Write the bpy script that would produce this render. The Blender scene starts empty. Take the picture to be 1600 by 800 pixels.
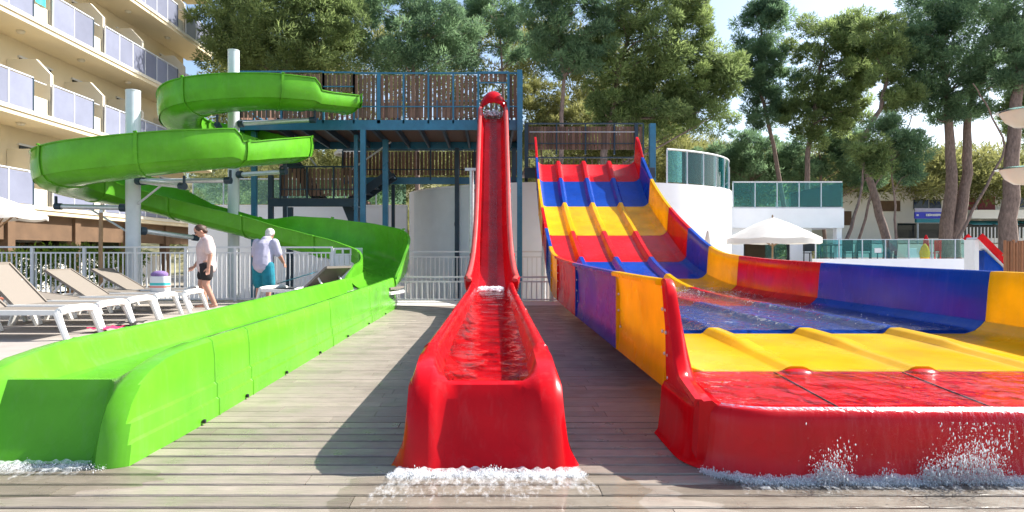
import bpy, bmesh, math, random
import numpy as np
from mathutils import Vector, Matrix, noise as mnoise

random.seed(7); rng = np.random.default_rng(7)
R = math.radians
sc = bpy.context.scene
col = sc.collection

# ---------------------------------------------------------------- camera, sky, sun, exposure
F, PX, PY, H = 1000.0, 765.0, 395.0, 1.05          # focal length in photo pixels, principal point, eye height
cam_d = bpy.data.cameras.new('camera'); cam = bpy.data.objects.new('camera', cam_d); col.objects.link(cam)
cam.location = (0, 0, H); cam.rotation_euler = (R(90), 0, 0)
cam_d.sensor_width = 36; cam_d.lens = F / 1600 * 36
cam_d.shift_x = (800 - PX) / 1600; cam_d.shift_y = (PY - 400) / 1600
cam_d.clip_start = 0.05; cam_d.clip_end = 2000
sc.camera = cam
SUN_AZ, SUN_EL = 68, 41                             # azimuth from +Y towards +X, elevation
world = bpy.data.worlds.new('World'); sc.world = world; world.use_nodes = True
wn = world.node_tree; bg = wn.nodes['Background']
sky = wn.nodes.new('ShaderNodeTexSky'); sky.sky_type = 'NISHITA'; sky.sun_disc = False
sky.sun_elevation = R(SUN_EL); sky.sun_rotation = R(SUN_AZ)
sky.air_density = 1.0; sky.dust_density = 1.6; sky.ozone_density = 1.0
wn.links.new(sky.outputs[0], bg.inputs[0]); bg.inputs[1].default_value = 0.115
sun_d = bpy.data.lights.new('sun', 'SUN'); sun = bpy.data.objects.new('sun', sun_d); col.objects.link(sun)
sun_d.energy = 4.7; sun_d.angle = R(0.5); sun_d.color = (1, .96, .89)
sd = Vector((math.sin(R(SUN_AZ)) * math.cos(R(SUN_EL)), math.cos(R(SUN_AZ)) * math.cos(R(SUN_EL)), math.sin(R(SUN_EL))))
sun.rotation_euler = sd.to_track_quat('Z', 'Y').to_euler(); sun.location = (20, 10, 30)
vs = sc.view_settings; vs.view_transform = 'Standard'; vs.look = 'None'; vs.exposure = 1.15; vs.gamma = 1
vs.use_curve_mapping = False
sc.cycles.use_denoising = True
sc.cycles.max_bounces = 10; sc.cycles.transparent_max_bounces = 24
sc.cycles.caustics_reflective = False; sc.cycles.caustics_refractive = False
sc.cycles.sample_clamp_indirect = 6

def P(px, py, Y):
    return Vector(((px - PX) * Y / F, Y, H + (PY - py) * Y / F))
def PG(px, Y, z=0.0):
    return Vector(((px - PX) * Y / F, Y, z))

# ---------------------------------------------------------------- materials
def _mat(name):
    m = bpy.data.materials.new(name); m.use_nodes = True
    return m, m.node_tree, m.node_tree.nodes['Principled BSDF'], m.node_tree.nodes['Material Output']
def _n(t, typ, **kw):
    n = t.nodes.new(typ)
    for k, v in kw.items():
        if k.startswith('i_'):
            n.inputs[int(k[2:]) if k[2:].isdigit() else k[2:].replace('_', ' ')].default_value = v
        else: setattr(n, k, v)
    return n
def c4(c, k=1.0): return (min(c[0] * k, 1), min(c[1] * k, 1), min(c[2] * k, 1), 1)
def mat(name, c, rough=.6, metal=0, var=.12, scale=6, stretch=(1, 1, 1), bump=0, bscale=60, coat=0, trans=0,
        rand=0, tone=0, rvar=0, c2=None, spec=.5, streak=0, blotch=0):
    m, t, b, out = _mat(name)
    tc = _n(t, 'ShaderNodeTexCoord'); mp = _n(t, 'ShaderNodeMapping'); mp.inputs['Scale'].default_value = stretch
    co = tc.outputs['Object']
    if blotch: co = _n(t, 'ShaderNodeNewGeometry').outputs['Position']
    t.links.new(co, mp.inputs[0])
    no = _n(t, 'ShaderNodeTexNoise'); no.inputs['Scale'].default_value = scale; no.inputs['Detail'].default_value = 6
    no.inputs['Roughness'].default_value = .62
    t.links.new(mp.outputs[0], no.inputs['Vector'])
    ramp = _n(t, 'ShaderNodeValToRGB'); e = ramp.color_ramp.elements
    e[0].position = .3; e[1].position = .7
    e[0].color = c4(c, 1 - var); e[1].color = c4(c2 if c2 else c, 1 + (0 if c2 else var))
    t.links.new(no.outputs[0], ramp.inputs[0]); src = ramp.outputs[0]
    if rand or tone:
        hs = _n(t, 'ShaderNodeHueSaturation'); mr = _n(t, 'ShaderNodeMapRange')
        a = rand or tone
        mr.inputs[3].default_value = 1 - a; mr.inputs[4].default_value = 1 + a
        if rand:
            oi = _n(t, 'ShaderNodeObjectInfo'); t.links.new(oi.outputs['Random'], mr.inputs[0])
        else:
            at = _n(t, 'ShaderNodeAttribute', attribute_name='tone'); t.links.new(at.outputs['Fac'], mr.inputs[0])
        t.links.new(mr.outputs[0], hs.inputs['Value']); t.links.new(src, hs.inputs['Color']); src = hs.outputs[0]
    if blotch:                                       # damp patches and stains lying across the boards
        nd = _n(t, 'ShaderNodeTexNoise'); nd.inputs['Scale'].default_value = 1.7; nd.inputs['Detail'].default_value = 7; nd.inputs['Roughness'].default_value = .65
        t.links.new(co, nd.inputs['Vector'])
        rd = _n(t, 'ShaderNodeMapRange'); rd.inputs[1].default_value = .5; rd.inputs[2].default_value = .68; rd.inputs[4].default_value = blotch
        t.links.new(nd.outputs[0], rd.inputs[0])
        mxd = _n(t, 'ShaderNodeMix', data_type='RGBA'); t.links.new(rd.outputs[0], mxd.inputs[0]); t.links.new(src, mxd.inputs[6])
        mxd.inputs[7].default_value = (c[0] * .5, c[1] * .47, c[2] * .45, 1); src = mxd.outputs[2]
    if streak:                                       # lime streaks and sun fading, running down the shell
        ms = _n(t, 'ShaderNodeMapping'); ms.inputs['Scale'].default_value = (7, 7, .7); t.links.new(tc.outputs['Object'], ms.inputs[0])
        ns = _n(t, 'ShaderNodeTexNoise'); ns.inputs['Scale'].default_value = 2.2; ns.inputs['Detail'].default_value = 7; ns.inputs['Roughness'].default_value = .7
        t.links.new(ms.outputs[0], ns.inputs['Vector'])
        rs = _n(t, 'ShaderNodeMapRange'); rs.inputs[1].default_value = .52; rs.inputs[2].default_value = .78; rs.inputs[4].default_value = streak
        t.links.new(ns.outputs[0], rs.inputs[0])
        mxs = _n(t, 'ShaderNodeMix', data_type='RGBA'); t.links.new(rs.outputs[0], mxs.inputs[0]); t.links.new(src, mxs.inputs[6])
        mxs.inputs[7].default_value = (c[0] * .7 + .14, c[1] * .7 + .14, c[2] * .7 + .14, 1); src = mxs.outputs[2]
    t.links.new(src, b.inputs['Base Color'])
    b.inputs['Roughness'].default_value = rough; b.inputs['Metallic'].default_value = metal
    b.inputs['Specular IOR Level'].default_value = spec
    b.inputs['Coat Weight'].default_value = coat; b.inputs['Coat Roughness'].default_value = .06
    if rvar:
        mr2 = _n(t, 'ShaderNodeMapRange'); mr2.inputs[1].default_value = .3; mr2.inputs[2].default_value = .7
        mr2.inputs[3].default_value = max(rough - rvar, .03); mr2.inputs[4].default_value = rough + rvar
        n2 = _n(t, 'ShaderNodeTexNoise'); n2.inputs['Scale'].default_value = scale * .6; n2.inputs['Detail'].default_value = 5
        t.links.new(tc.outputs['Object'], n2.inputs['Vector'])
        t.links.new(n2.outputs[0], mr2.inputs[0]); t.links.new(mr2.outputs[0], b.inputs['Roughness'])
    if bump:
        nb = _n(t, 'ShaderNodeTexNoise'); nb.inputs['Scale'].default_value = bscale; nb.inputs['Detail'].default_value = 4
        t.links.new(mp.outputs[0], nb.inputs['Vector'])
        bp = _n(t, 'ShaderNodeBump'); bp.inputs['Strength'].default_value = bump; bp.inputs['Distance'].default_value = .01
        t.links.new(nb.outputs[0], bp.inputs['Height']); t.links.new(bp.outputs[0], b.inputs['Normal'])
    if trans:
        tr = _n(t, 'ShaderNodeBsdfTranslucent'); mx = _n(t, 'ShaderNodeMixShader'); mx.inputs[0].default_value = trans
        t.links.new(src, tr.inputs[0]); t.links.new(b.outputs[0], mx.inputs[1]); t.links.new(tr.outputs[0], mx.inputs[2])
        t.links.new(mx.outputs[0], out.inputs[0])
    return m
def glassmat(name, tint, refl=1.0, rough=.02, bump=0, bscale=12, ior=1.33, body=0, bodycol=(1, 1, 1), stretch=(1, 1, 1)):
    m, t, b, out = _mat(name); t.nodes.remove(b)
    tr = _n(t, 'ShaderNodeBsdfTransparent'); tr.inputs[0].default_value = c4(tint)
    gl = _n(t, 'ShaderNodeBsdfGlossy'); gl.inputs['Roughness'].default_value = rough
    fr = _n(t, 'ShaderNodeFresnel'); fr.inputs[0].default_value = ior
    base = tr.outputs[0]
    if body:
        df = _n(t, 'ShaderNodeBsdfDiffuse'); df.inputs[0].default_value = c4(bodycol)
        m0 = _n(t, 'ShaderNodeMixShader'); m0.inputs[0].default_value = body
        t.links.new(tr.outputs[0], m0.inputs[1]); t.links.new(df.outputs[0], m0.inputs[2]); base = m0.outputs[0]
    mx = _n(t, 'ShaderNodeMixShader')
    t.links.new(fr.outputs[0], mx.inputs[0]); t.links.new(base, mx.inputs[1]); t.links.new(gl.outputs[0], mx.inputs[2])
    t.links.new(mx.outputs[0], out.inputs[0])
    if bump:
        tc = _n(t, 'ShaderNodeTexCoord'); mp = _n(t, 'ShaderNodeMapping'); mp.inputs['Scale'].default_value = stretch
        t.links.new(tc.outputs['Object'], mp.inputs[0])
        no = _n(t, 'ShaderNodeTexNoise'); no.inputs['Scale'].default_value = bscale; no.inputs['Detail'].default_value = 4
        t.links.new(mp.outputs[0], no.inputs['Vector'])
        bp = _n(t, 'ShaderNodeBump'); bp.inputs['Strength'].default_value = bump; bp.inputs['Distance'].default_value = .05
        t.links.new(no.outputs[0], bp.inputs['Height'])
        t.links.new(bp.outputs[0], gl.inputs['Normal']); t.links.new(bp.outputs[0], fr.inputs['Normal'])
    return m
def leafmat(name, dark, light, trans=.35):
    m, t, b, out = _mat(name)
    at = _n(t, 'ShaderNodeAttribute', attribute_name='tone')
    rp = _n(t, 'ShaderNodeValToRGB'); rp.color_ramp.elements[0].color = c4(dark); rp.color_ramp.elements[1].color = c4(light)
    t.links.new(at.outputs['Fac'], rp.inputs[0]); t.links.new(rp.outputs[0], b.inputs['Base Color'])
    b.inputs['Roughness'].default_value = .55; b.inputs['Specular IOR Level'].default_value = .3
    tr = _n(t, 'ShaderNodeBsdfTranslucent'); mx = _n(t, 'ShaderNodeMixShader'); mx.inputs[0].default_value = trans
    t.links.new(rp.outputs[0], tr.inputs[0]); t.links.new(b.outputs[0], mx.inputs[1]); t.links.new(tr.outputs[0], mx.inputs[2])
    t.links.new(mx.outputs[0], out.inputs[0])
    return m

FG = dict(rough=.24, coat=.03, spec=.2, var=.16, streak=.22, scale=2.6, rvar=.1)
M = {
 'green': mat('green_fibreglass', (.118, .41, .024), trans=.08, **FG),
 'red': mat('red_fibreglass', (.66, .004, .010), trans=.18, **FG),
 'redglare': mat('sun_glare_red', (.60, .10, .09), trans=.1, **FG),  # paler red carrying the glare of sunlit rails in its colour
 'blue': mat('blue_fibreglass', (.003, .065, .42), trans=.22, **FG),
 'yellow': mat('yellow_fibreglass', (.84, .52, .004), trans=.33, **FG),
 'plank': mat('deck_plank', (.285, .242, .198), rough=.40, var=.26, scale=9, stretch=(.6, 14, 14), bump=.35, bscale=16, rand=.16, rvar=.25, blotch=.5),
 'tile': mat('deck_board', (.295, .248, .205), rough=.52, var=.2, scale=7, stretch=(.8, 10, 10), bump=.2, bscale=14, tone=.22, rvar=.2, blotch=.4),
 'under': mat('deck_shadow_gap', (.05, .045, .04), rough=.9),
 'paving': mat('pale_paving', (.36, .32, .285), rough=.8, var=.12, scale=2.5, bump=.1),
 'concrete': mat('pale_concrete', (.62, .60, .56), rough=.85, var=.1, scale=3, bump=.15),
 'ground': mat('ground_sand', (.32, .28, .22), rough=.95, var=.25, scale=.3, bump=.3),
 'white': mat('white_render', (.92, .92, .93), rough=.8, var=.04, scale=1.5, bump=.08, bscale=90),
 'greydoor': mat('grey_painted_metal', (.78, .83, .86), rough=.5, var=.05, scale=2),
 'whitepaint': mat('white_paint', (.72, .72, .72), rough=.4, var=.04, scale=10),
 'plastic': mat('white_plastic', (.78, .77, .74), rough=.35, var=.05, scale=8),
 'sling': mat('taupe_mesh', (.25, .215, .18), rough=.8, var=.08, scale=120, bump=.2, bscale=300, trans=.12),
 'steelblue': mat('teal_blue_steel', (.03, .165, .28), rough=.35, var=.15, scale=5, rvar=.1),
 'steeldark': mat('dark_blue_steel', (.02, .045, .07), rough=.5, var=.15, scale=5),
 'galv': mat('galvanised_steel', (.62, .65, .68), rough=.4, metal=.55, var=.12, scale=14, rvar=.1),
 'galvpaint': mat('pale_grey_post', (.60, .64, .68), rough=.35, var=.06, scale=6),
 'slat': mat('brown_wood_slat', (.17, .095, .065), rough=.7, var=.3, scale=9, stretch=(12, 12, .8), bump=.3, rand=.35),
 'cream': mat('cream_render', (.78, .67, .46), rough=.85, var=.05, scale=.8, bump=.06),
 'creamlight': mat('pale_cream_paint', (.72, .66, .53), rough=.8, var=.04, scale=1),
 'frost': mat('frosted_lilac_glass', (.33, .35, .46), rough=.18, var=.08, scale=1.3, trans=.3, rand=.12),
 'brownwall': mat('brown_restaurant_wall', (.13, .075, .04), rough=.8, var=.2, scale=2),
 'darkglass': mat('dark_window_glass', (.02, .025, .03), rough=.06, var=.2, scale=2),
 'navyglass': mat('navy_window', (.015, .03, .08), rough=.1, var=.2, scale=2),
 'bark': mat('pine_bark', (.20, .14, .115), rough=.95, var=.45, scale=5, stretch=(3, 3, 1), bump=.9, bscale=14),
 'canvas': mat('white_canvas', (.80, .78, .74), rough=.85, var=.05, scale=4, trans=.35, bump=.05),
 'woodpole': mat('wood_pole', (.30, .19, .10), rough=.7, var=.25, scale=8, stretch=(8, 8, 1)),
 'blackmetal': mat('black_metal', (.02, .02, .022), rough=.5),
 'foam': mat('white_foam', (.93, .95, .97), rough=.35, var=.03, trans=.35),
 'skin': mat('skin', (.52, .27, .19), rough=.5, var=.1, scale=6),
 'skinred': mat('sunburnt_skin', (.50, .17, .10), rough=.5, var=.12, scale=6),
 'shirt': mat('pale_pink_cotton', (.66, .50, .47), rough=.9, var=.12, scale=9, bump=.3, bscale=30),
 'lilac': mat('pale_lilac_cotton', (.46, .44, .56), rough=.9, var=.1, scale=7, bump=.3, bscale=30),
 'blackcloth': mat('black_cloth', (.02, .017, .018), rough=.9, var=.3),
 'teal': mat('teal_cloth', (.01, .20, .27), rough=.9, var=.25, scale=9, bump=.2),
 'hair': mat('brown_hair', (.06, .03, .018), rough=.6, var=.4, scale=30),
 'greyhair': mat('grey_hair', (.55, .54, .50), rough=.6, var=.2, scale=30),
 'bamboo': mat('bamboo_stick', (.33, .14, .06), rough=.6, var=.35, scale=8, stretch=(6, 6, 1), rand=.3),
 'signblue': mat('blue_sign_face', (.02, .03, .50), rough=.3, var=.05),
 'tealstrip': mat('teal_awning', (.02, .22, .26), rough=.6),
 'shutter': mat('dark_red_shutter', (.22, .03, .04), rough=.6),
 'limewhite': mat('far_white_render', (.82, .79, .72), rough=.9, var=.05, scale=.5),
 'lampwhite': mat('cream_lamp_bowl', (.85, .80, .68), rough=.25, var=.03, trans=.3),
 'pink': mat('pink_towel', (.7, .03, .12), rough=.9, var=.3, scale=30),
 'purple': mat('purple_towel', (.22, .14, .33), rough=.95, var=.3, scale=30, bump=.6),
 'turq': mat('turquoise_stripe', (.05, .5, .5), rough=.5),
 'coral': mat('coral_stripe', (.75, .16, .10), rough=.5),
 'asphalt': mat('hill_earth', (.22, .20, .10), rough=1, var=.4, scale=.2),
 'leaf': leafmat('pine_needles', (.085, .135, .05), (.40, .50, .18), .6),
 'leafdark': leafmat('dark_pine_needles', (.070, .135, .080), (.30, .45, .22), .6),
 'leafyel': leafmat('sunny_scrub_leaves', (.11, .13, .04), (.42, .41, .15), .5),
 'hedge': leafmat('hedge_leaves', (.05, .12, .01), (.28, .40, .03)),
 'water': glassmat('water', (1, 1, 1), bump=.5, bscale=9, ior=1.28),
 'ripple': glassmat('rippling_water', (1, 1, 1), bump=.25, bscale=4, ior=1.28),
 'calm': glassmat('shallow_water', (1, 1, 1), bump=.12, bscale=4, ior=1.25),
 'film': glassmat('water_film', (1, 1, 1), bump=.5, bscale=7, ior=1.2),
 'rapid': glassmat('rushing_water', (1, 1, 1), bump=.8, bscale=16, body=.03, ior=1.25),
 'sheet': glassmat('falling_water', (1, 1, 1), bump=.22, bscale=9, stretch=(5, 5, .4), ior=1.2),
 'glass': glassmat('teal_tinted_glass', (.60, .93, .94), ior=1.45, body=.07, bodycol=(.05, .6, .65)),
 'clear': glassmat('green_tinted_glass', (.72, .94, .92), ior=1.45, body=.05, bodycol=(.3, .7, .7)),
}

# ---------------------------------------------------------------- mesh helpers
class MB:
    def __init__(s): s.v = []; s.f = []
    def add(s, vs, fs):
        o = len(s.v); s.v += [tuple(v) for v in vs]; s.f += [tuple(i + o for i in f) for f in fs]; return s
    def box(s, lo, hi):
        x0, y0, z0 = lo; x1, y1, z1 = hi
        return s.add([(x0, y0, z0), (x1, y0, z0), (x1, y1, z0), (x0, y1, z0), (x0, y0, z1), (x1, y0, z1), (x1, y1, z1), (x0, y1, z1)],
                     [(0, 3, 2, 1), (4, 5, 6, 7), (0, 1, 5, 4), (1, 2, 6, 5), (2, 3, 7, 6), (3, 0, 4, 7)])
    def bar(s, a, b, w, h, up=(0, 0, 1)):
        a = Vector(a); b = Vector(b); d = (b - a).normalized(); up = Vector(up)
        sx = d.cross(up)
        if sx.length < 1e-4: sx = d.cross(Vector((0, 1, 0)))
        sx.normalize(); uz = sx.cross(d)
        vs = [p + sx * i * w / 2 + uz * j * h / 2 for p in (a, b) for i, j in ((-1, -1), (1, -1), (1, 1), (-1, 1))]
        return s.add(vs, [(0, 3, 2, 1), (4, 5, 6, 7), (0, 1, 5, 4), (1, 2, 6, 5), (2, 3, 7, 6), (3, 0, 4, 7)])
    def loft(s, rings, closed=True, cap=True, wrap=False):
        n = len(rings[0]); vs = [p for r in rings for p in r]; fs = []
        m = len(rings)
        for i in range(m if wrap else m - 1):
            k = (i + 1) % m
            for j in range(n if closed else n - 1):
                q = (j + 1) % n
                fs.append((i * n + j, i * n + q, k * n + q, k * n + j))
        if cap and closed and not wrap:
            fs.append(tuple(range(n))[::-1]); fs.append(tuple((m - 1) * n + j for j in range(n)))
        return s.add(vs, fs)
    def tube(s, path, r, n=8, cap=True):
        path = [Vector(p) for p in path]; rs = r if isinstance(r, (list, tuple)) else [r] * len(path)
        rings = []; prev = None
        for i, p in enumerate(path):
            d = (path[min(i + 1, len(path) - 1)] - path[max(i - 1, 0)]).normalized()
            if prev is None:
                u = d.cross(Vector((0, 0, 1)) if abs(d.z) < .9 else Vector((1, 0, 0))).normalized()
            else:
                u = (prev - d * prev.dot(d)).normalized()
            prev = u; w = d.cross(u)
            rings.append([p + (u * math.cos(2 * math.pi * k / n) + w * math.sin(2 * math.pi * k / n)) * rs[i] for k in range(n)])
        return s.loft(rings, True, cap)
    def lathe(s, prof, c=(0, 0, 0), n=16, cap=False):
        c = Vector(c)
        rings = [[c + Vector((r * math.cos(2 * math.pi * k / n), r * math.sin(2 * math.pi * k / n), z)) for k in range(n)] for r, z in prof]
        return s.loft(rings, True, cap)
    def ell(s, c, r, n=10, m=7, rot=None):
        c = Vector(c); rings = []
        for i in range(m + 1):
            a = math.pi * i / m - math.pi / 2; q = max(math.cos(a), .02)
            ring = []
            for k in range(n):
                v = Vector((r[0] * q * math.cos(2 * math.pi * k / n), r[1] * q * math.sin(2 * math.pi * k / n), r[2] * math.sin(a)))
                if rot is not None: v = rot @ v
                ring.append(c + v)
            rings.append(ring)
        return s.loft(rings, True, True)
    def prism(s, pts, a, b):                       # polygon pts (list of Vector) extruded from offset a to b
        pts = [Vector(p) for p in pts]; a = Vector(a); b = Vector(b)
        return s.loft([[p + a for p in pts], [p + b for p in pts]])
    def build(s, name, m, parent=None, smooth=0, fix=True):
        me = bpy.data.meshes.new(name); me.from_pydata(s.v, [], s.f)
        if fix:
            bm = bmesh.new(); bm.from_mesh(me); bmesh.ops.recalc_face_normals(bm, faces=bm.faces); bm.to_mesh(me); bm.free()
        me.materials.append(M[m] if isinstance(m, str) else m)
        if smooth:
            me.polygons.foreach_set('use_smooth', [True] * len(me.polygons)); me.set_sharp_from_angle(angle=R(smooth))
        return link(name, me, parent)
def link(name, me, parent=None):
    o = bpy.data.objects.new(name, me); col.objects.link(o)
    if parent is not None:
        o.parent = parent
        if parent.type == 'EMPTY': o.matrix_parent_inverse = Matrix.Translation(-Vector(parent['_l']))
    return o
def thing(name, label, cat, loc=(0, 0, 0), group=None):
    o = bpy.data.objects.new(name, None); col.objects.link(o); o.location = loc; o['_l'] = list(loc)
    o.empty_display_size = .2
    return tag(o, label, cat, group)
def tag(o, label=None, cat=None, group=None, kind=None):
    if label: o['label'] = label
    if cat: o['category'] = cat
    if group: o['group'] = group
    if kind: o['kind'] = kind
    return o
def struct(o): o['kind'] = 'structure'; return o
def bulk(name, V, T, m, parent=None, tone=None, smooth=False):
    me = bpy.data.meshes.new(name); V = np.asarray(V, dtype=np.float32); T = np.asarray(T, dtype=np.int32)
    k = T.shape[1]
    me.vertices.add(len(V)); me.vertices.foreach_set('co', V.ravel())
    me.loops.add(T.size); me.loops.foreach_set('vertex_index', T.ravel())
    me.polygons.add(len(T)); me.polygons.foreach_set('loop_start', np.arange(0, T.size, k, dtype=np.int32))
    if tone is not None:
        a = me.attributes.new('tone', 'FLOAT', 'FACE'); a.data.foreach_set('value', np.asarray(tone, dtype=np.float32))
    me.polygons.foreach_set('use_smooth', [bool(smooth)] * len(T))
    me.update(calc_edges=True); me.validate()
    me.materials.append(M[m])
    return link(name, me, parent)
def interp(pts, x):
    pts = sorted(pts)
    return float(np.interp(x, [p[0] for p in pts], [p[1] for p in pts]))
def smooth_interp(pts, x):                          # monotone-ish cubic through points
    pts = sorted(pts); xs = [p[0] for p in pts]; ys = [p[1] for p in pts]
    if x <= xs[0]: return ys[0]
    if x >= xs[-1]: return ys[-1]
    i = max(k for k in range(len(xs) - 1) if xs[k] <= x)
    def sl(k):
        if k == 0 or k == len(xs) - 1:
            a, b = (0, 1) if k == 0 else (-2, -1); return (ys[b] - ys[a]) / (xs[b] - xs[a])
        return (ys[k + 1] - ys[k - 1]) / (xs[k + 1] - xs[k - 1])
    h = xs[i + 1] - xs[i]; t = (x - xs[i]) / h
    return (2*t**3 - 3*t*t + 1) * ys[i] + (t**3 - 2*t*t + t) * h * sl(i) + (-2*t**3 + 3*t*t) * ys[i + 1] + (t**3 - t*t) * h * sl(i + 1)

# ================================================================ THE SETTING
struct(MB().add([(-700, -300, -.62), (700, -300, -.62), (700, 900, -.62), (-700, 900, -.62)], [(0, 1, 2, 3)]).build('ground', 'ground'))
# raised pool deck
DX0, DX1, DYA, DYB, DYE = -2.95, 6.2, .6, 3.97, 12.72
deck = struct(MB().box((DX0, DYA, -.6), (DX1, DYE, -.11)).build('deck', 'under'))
mp_ = MB(); w, hh, c = .058, .03, .005
prof = [(-w, -hh), (w, -hh), (w, -c), (w - c, 0), (-w + c, 0), (-w, -c)]
pl_meshes = {}
def plank_mesh(L):
    if L not in pl_meshes:
        q = MB(); q.loft([[Vector((sx * L / 2, y, z)) for y, z in prof] for sx in (-1, 1)])
        me = bpy.data.meshes.new('plank'); me.from_pydata(q.v, [], q.f); me.materials.append(M['plank']); me.update()
        bm = bmesh.new(); bm.from_mesh(me); bmesh.ops.recalc_face_normals(bm, faces=bm.faces); bm.to_mesh(me); bm.free()
        pl_meshes[L] = me
    return pl_meshes[L]
PS = .1335
y = DYB - PS / 2; row = 0
while y > DYA + .07:
    x = DX0 - (row * 1.07) % 2.4
    while x < DX1 - .05:
        x0 = max(x, DX0); x1 = min(x + 2.4, DX1); L = round(x1 - x0 - .004, 3)
        if L > .15:
            o = link('plank', plank_mesh(L), deck); o.location = ((x0 + x1) / 2, y, random.uniform(-.0012, .0012))
        x += 2.4
    y -= PS; row += 1
# rear field of boards, too fine to pick apart: one part
V = []; T = []; tone = []
y = DYB + .004; row = 0; panel = {}
while y < DYE - .05:
    x = DX0 - random.uniform(0, 1.2)
    while x < DX1:
        L = random.choice((.9, 1.2, 1.5)); x0 = max(x, DX0) + .0015; x1 = min(x + L, DX1) - .0015
        if x1 - x0 > .05:
            z = random.uniform(-.0015, .0); o = len(V); g = .0035
            V += [(x0, y, z), (x1, y, z), (x1, y + PS - g, z), (x0, y + PS - g, z), (x0, y, z - .03), (x1, y, z - .03), (x1, y + PS - g, z - .03), (x0, y + PS - g, z - .03)]
            T += [(o, o + 1, o + 2, o + 3), (o, o + 4, o + 5, o + 1), (o + 1, o + 5, o + 6, o + 2), (o + 3, o + 2, o + 6, o + 7), (o, o + 3, o + 7, o + 4)]
            key = (round(x / 1.3), int(y / .62)); panel.setdefault(key, random.random())
            tone += [.55 * panel[key] + .45 * random.random()] * 5
        x += L
    y += PS; row += 1
o = bulk('board_field', V, T, 'tile', deck, tone); o['kind'] = 'stuff'
struct(MB().box((-14, 14.41, -.62), (40, 26, -.6)).build('bounce_paving', 'concrete'))  # pale slab added to bounce sunlight up onto the rotunda wall
struct(MB().box((DX0, DYE + .004, -.6), (DX1, 14.2, -.012)).build('concrete_apron', 'concrete'))
terr = struct(MB().box((-13.5, -1, -.6), (DX0 - .004, 14.4, -.006)).build('terrace', 'paving'))
struct(MB().box((6.204, -1, -.6), (9.0, 13.6, -.02)).build('side_paving', 'paving'))

# ---------------------------------------------------------------- splash-down trough generator
def end_rows(railp, lipp, rail0, lip0):
    return list(zip(railp, lipp))
def trough(parent, xc, secs, Yend, Yfront, half_in, half_out, rail_z, floor_z, flare, m, front_rail, front_lip, ridges=False, seam_m=None):
    """open trough running along Y; secs = list of Y seams from front to back"""
    def ring(Y, rz, fz):
        c = xc(Y); L = []
        hi, ho = half_in, half_out
        side = [(ho + flare, 0), (ho + flare * .35, rz * .18)]
        if ridges:
            side = [(ho + .022, 0), (ho + .022, .105), (ho + .008, .118), (ho + .008, .20), (ho - .006, .215)]
        side += [(ho - .012 if ridges else ho, rz * .78), (ho - .025, rz * .955), (ho - .05, rz), (hi + .035, rz), (hi + .012, rz * .965), (hi, rz * .9),
                 (hi - .03, fz + (rz - fz) * .35), (hi - .08, fz + .012), (hi - .14, fz)]
        L = [(c + sx, sz) for sx, sz in side]; Rr = [(c - sx, sz) for sx, sz in side[::-1]]
        return [Vector((a, Y, b)) for a, b in Rr[::-1][::1]][::1], [Vector((a, Y, b)) for a, b in L]
    def full(Y, rz, fz):
        a, b = ring(Y, rz, fz)                      # a: left side outer->inner, b: right side outer->inner
        return a + b[::-1]
    for i in range(len(secs) - 1):
        ya, yb = secs[i], secs[i + 1]; n = max(2, int((yb - ya) / .6))
        rows = [full(ya + (yb - ya) * k / n, rail_z(ya + (yb - ya) * k / n), floor_z(ya + (yb - ya) * k / n)) for k in range(n + 1)]
        p = MB().loft(rows, closed=False, cap=False).build('run_out_section', m, parent, smooth=40)
        # seam bead
        if True:
            r0 = full(ya, rail_z(ya), floor_z(ya))
            cx = Vector((xc(ya), ya, .2))
            bead = []
            for dy, k in ((-.012, 1.0), (-.006, 1.012), (.006, 1.012), (.012, 1.0)):
                bead.append([Vector((cx.x + (v.x - cx.x) * k, ya + dy, v.z + (.003 if (k > 1 and v.z > .02) else 0))) for v in r0])
            MB().loft(bead, closed=False, cap=False).build('seam', m, p, smooth=40)
    # rounded front end: rails follow front_rail, inner columns follow front_lip
    ya = secs[0]; base = full(ya, rail_z(ya), floor_z(ya)); n = len(base); rz0 = rail_z(ya); fz0 = floor_z(ya)
    rows = [base]
    for (ry, rz), (ly, lz) in zip(front_rail, front_lip):
        row = []
        for j, v in enumerate(base):
            dx = abs(v.x - xc(ya)) / half_out
            k = min(max((dx * half_out - (half_in - .075)) / .08, 0), 1); k = k * k * (3 - 2 * k)   # 0 inside, 1 rail
            zr = min(v.z, rz) if dx > .9 else rz
            zz = zr * k + lz * (1 - k)
            if dx > (half_out - .03) / half_out: zz = min(v.z, rz)
            yy = ry * k + (ly + (.03 if lz > .02 else .012)) * (1 - k)
            yy += .05 * max(0, (dx - .8) / .25) ** 2
            taper = 1 - .05 * (1 - min(1, max(0, (yy - Yfront) / max(ya - Yfront, .01)))) ** 2
            fl = (1 + .04 * (1 - rz / rz0)) if flare > .03 else 1
            row.append(Vector((xc(ya) + (v.x - xc(ya)) * taper * fl, yy, zz)))
        rows.append(row)
    MB().loft(rows, closed=False, cap=False).build('front_end', m, parent, smooth=38)

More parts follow.
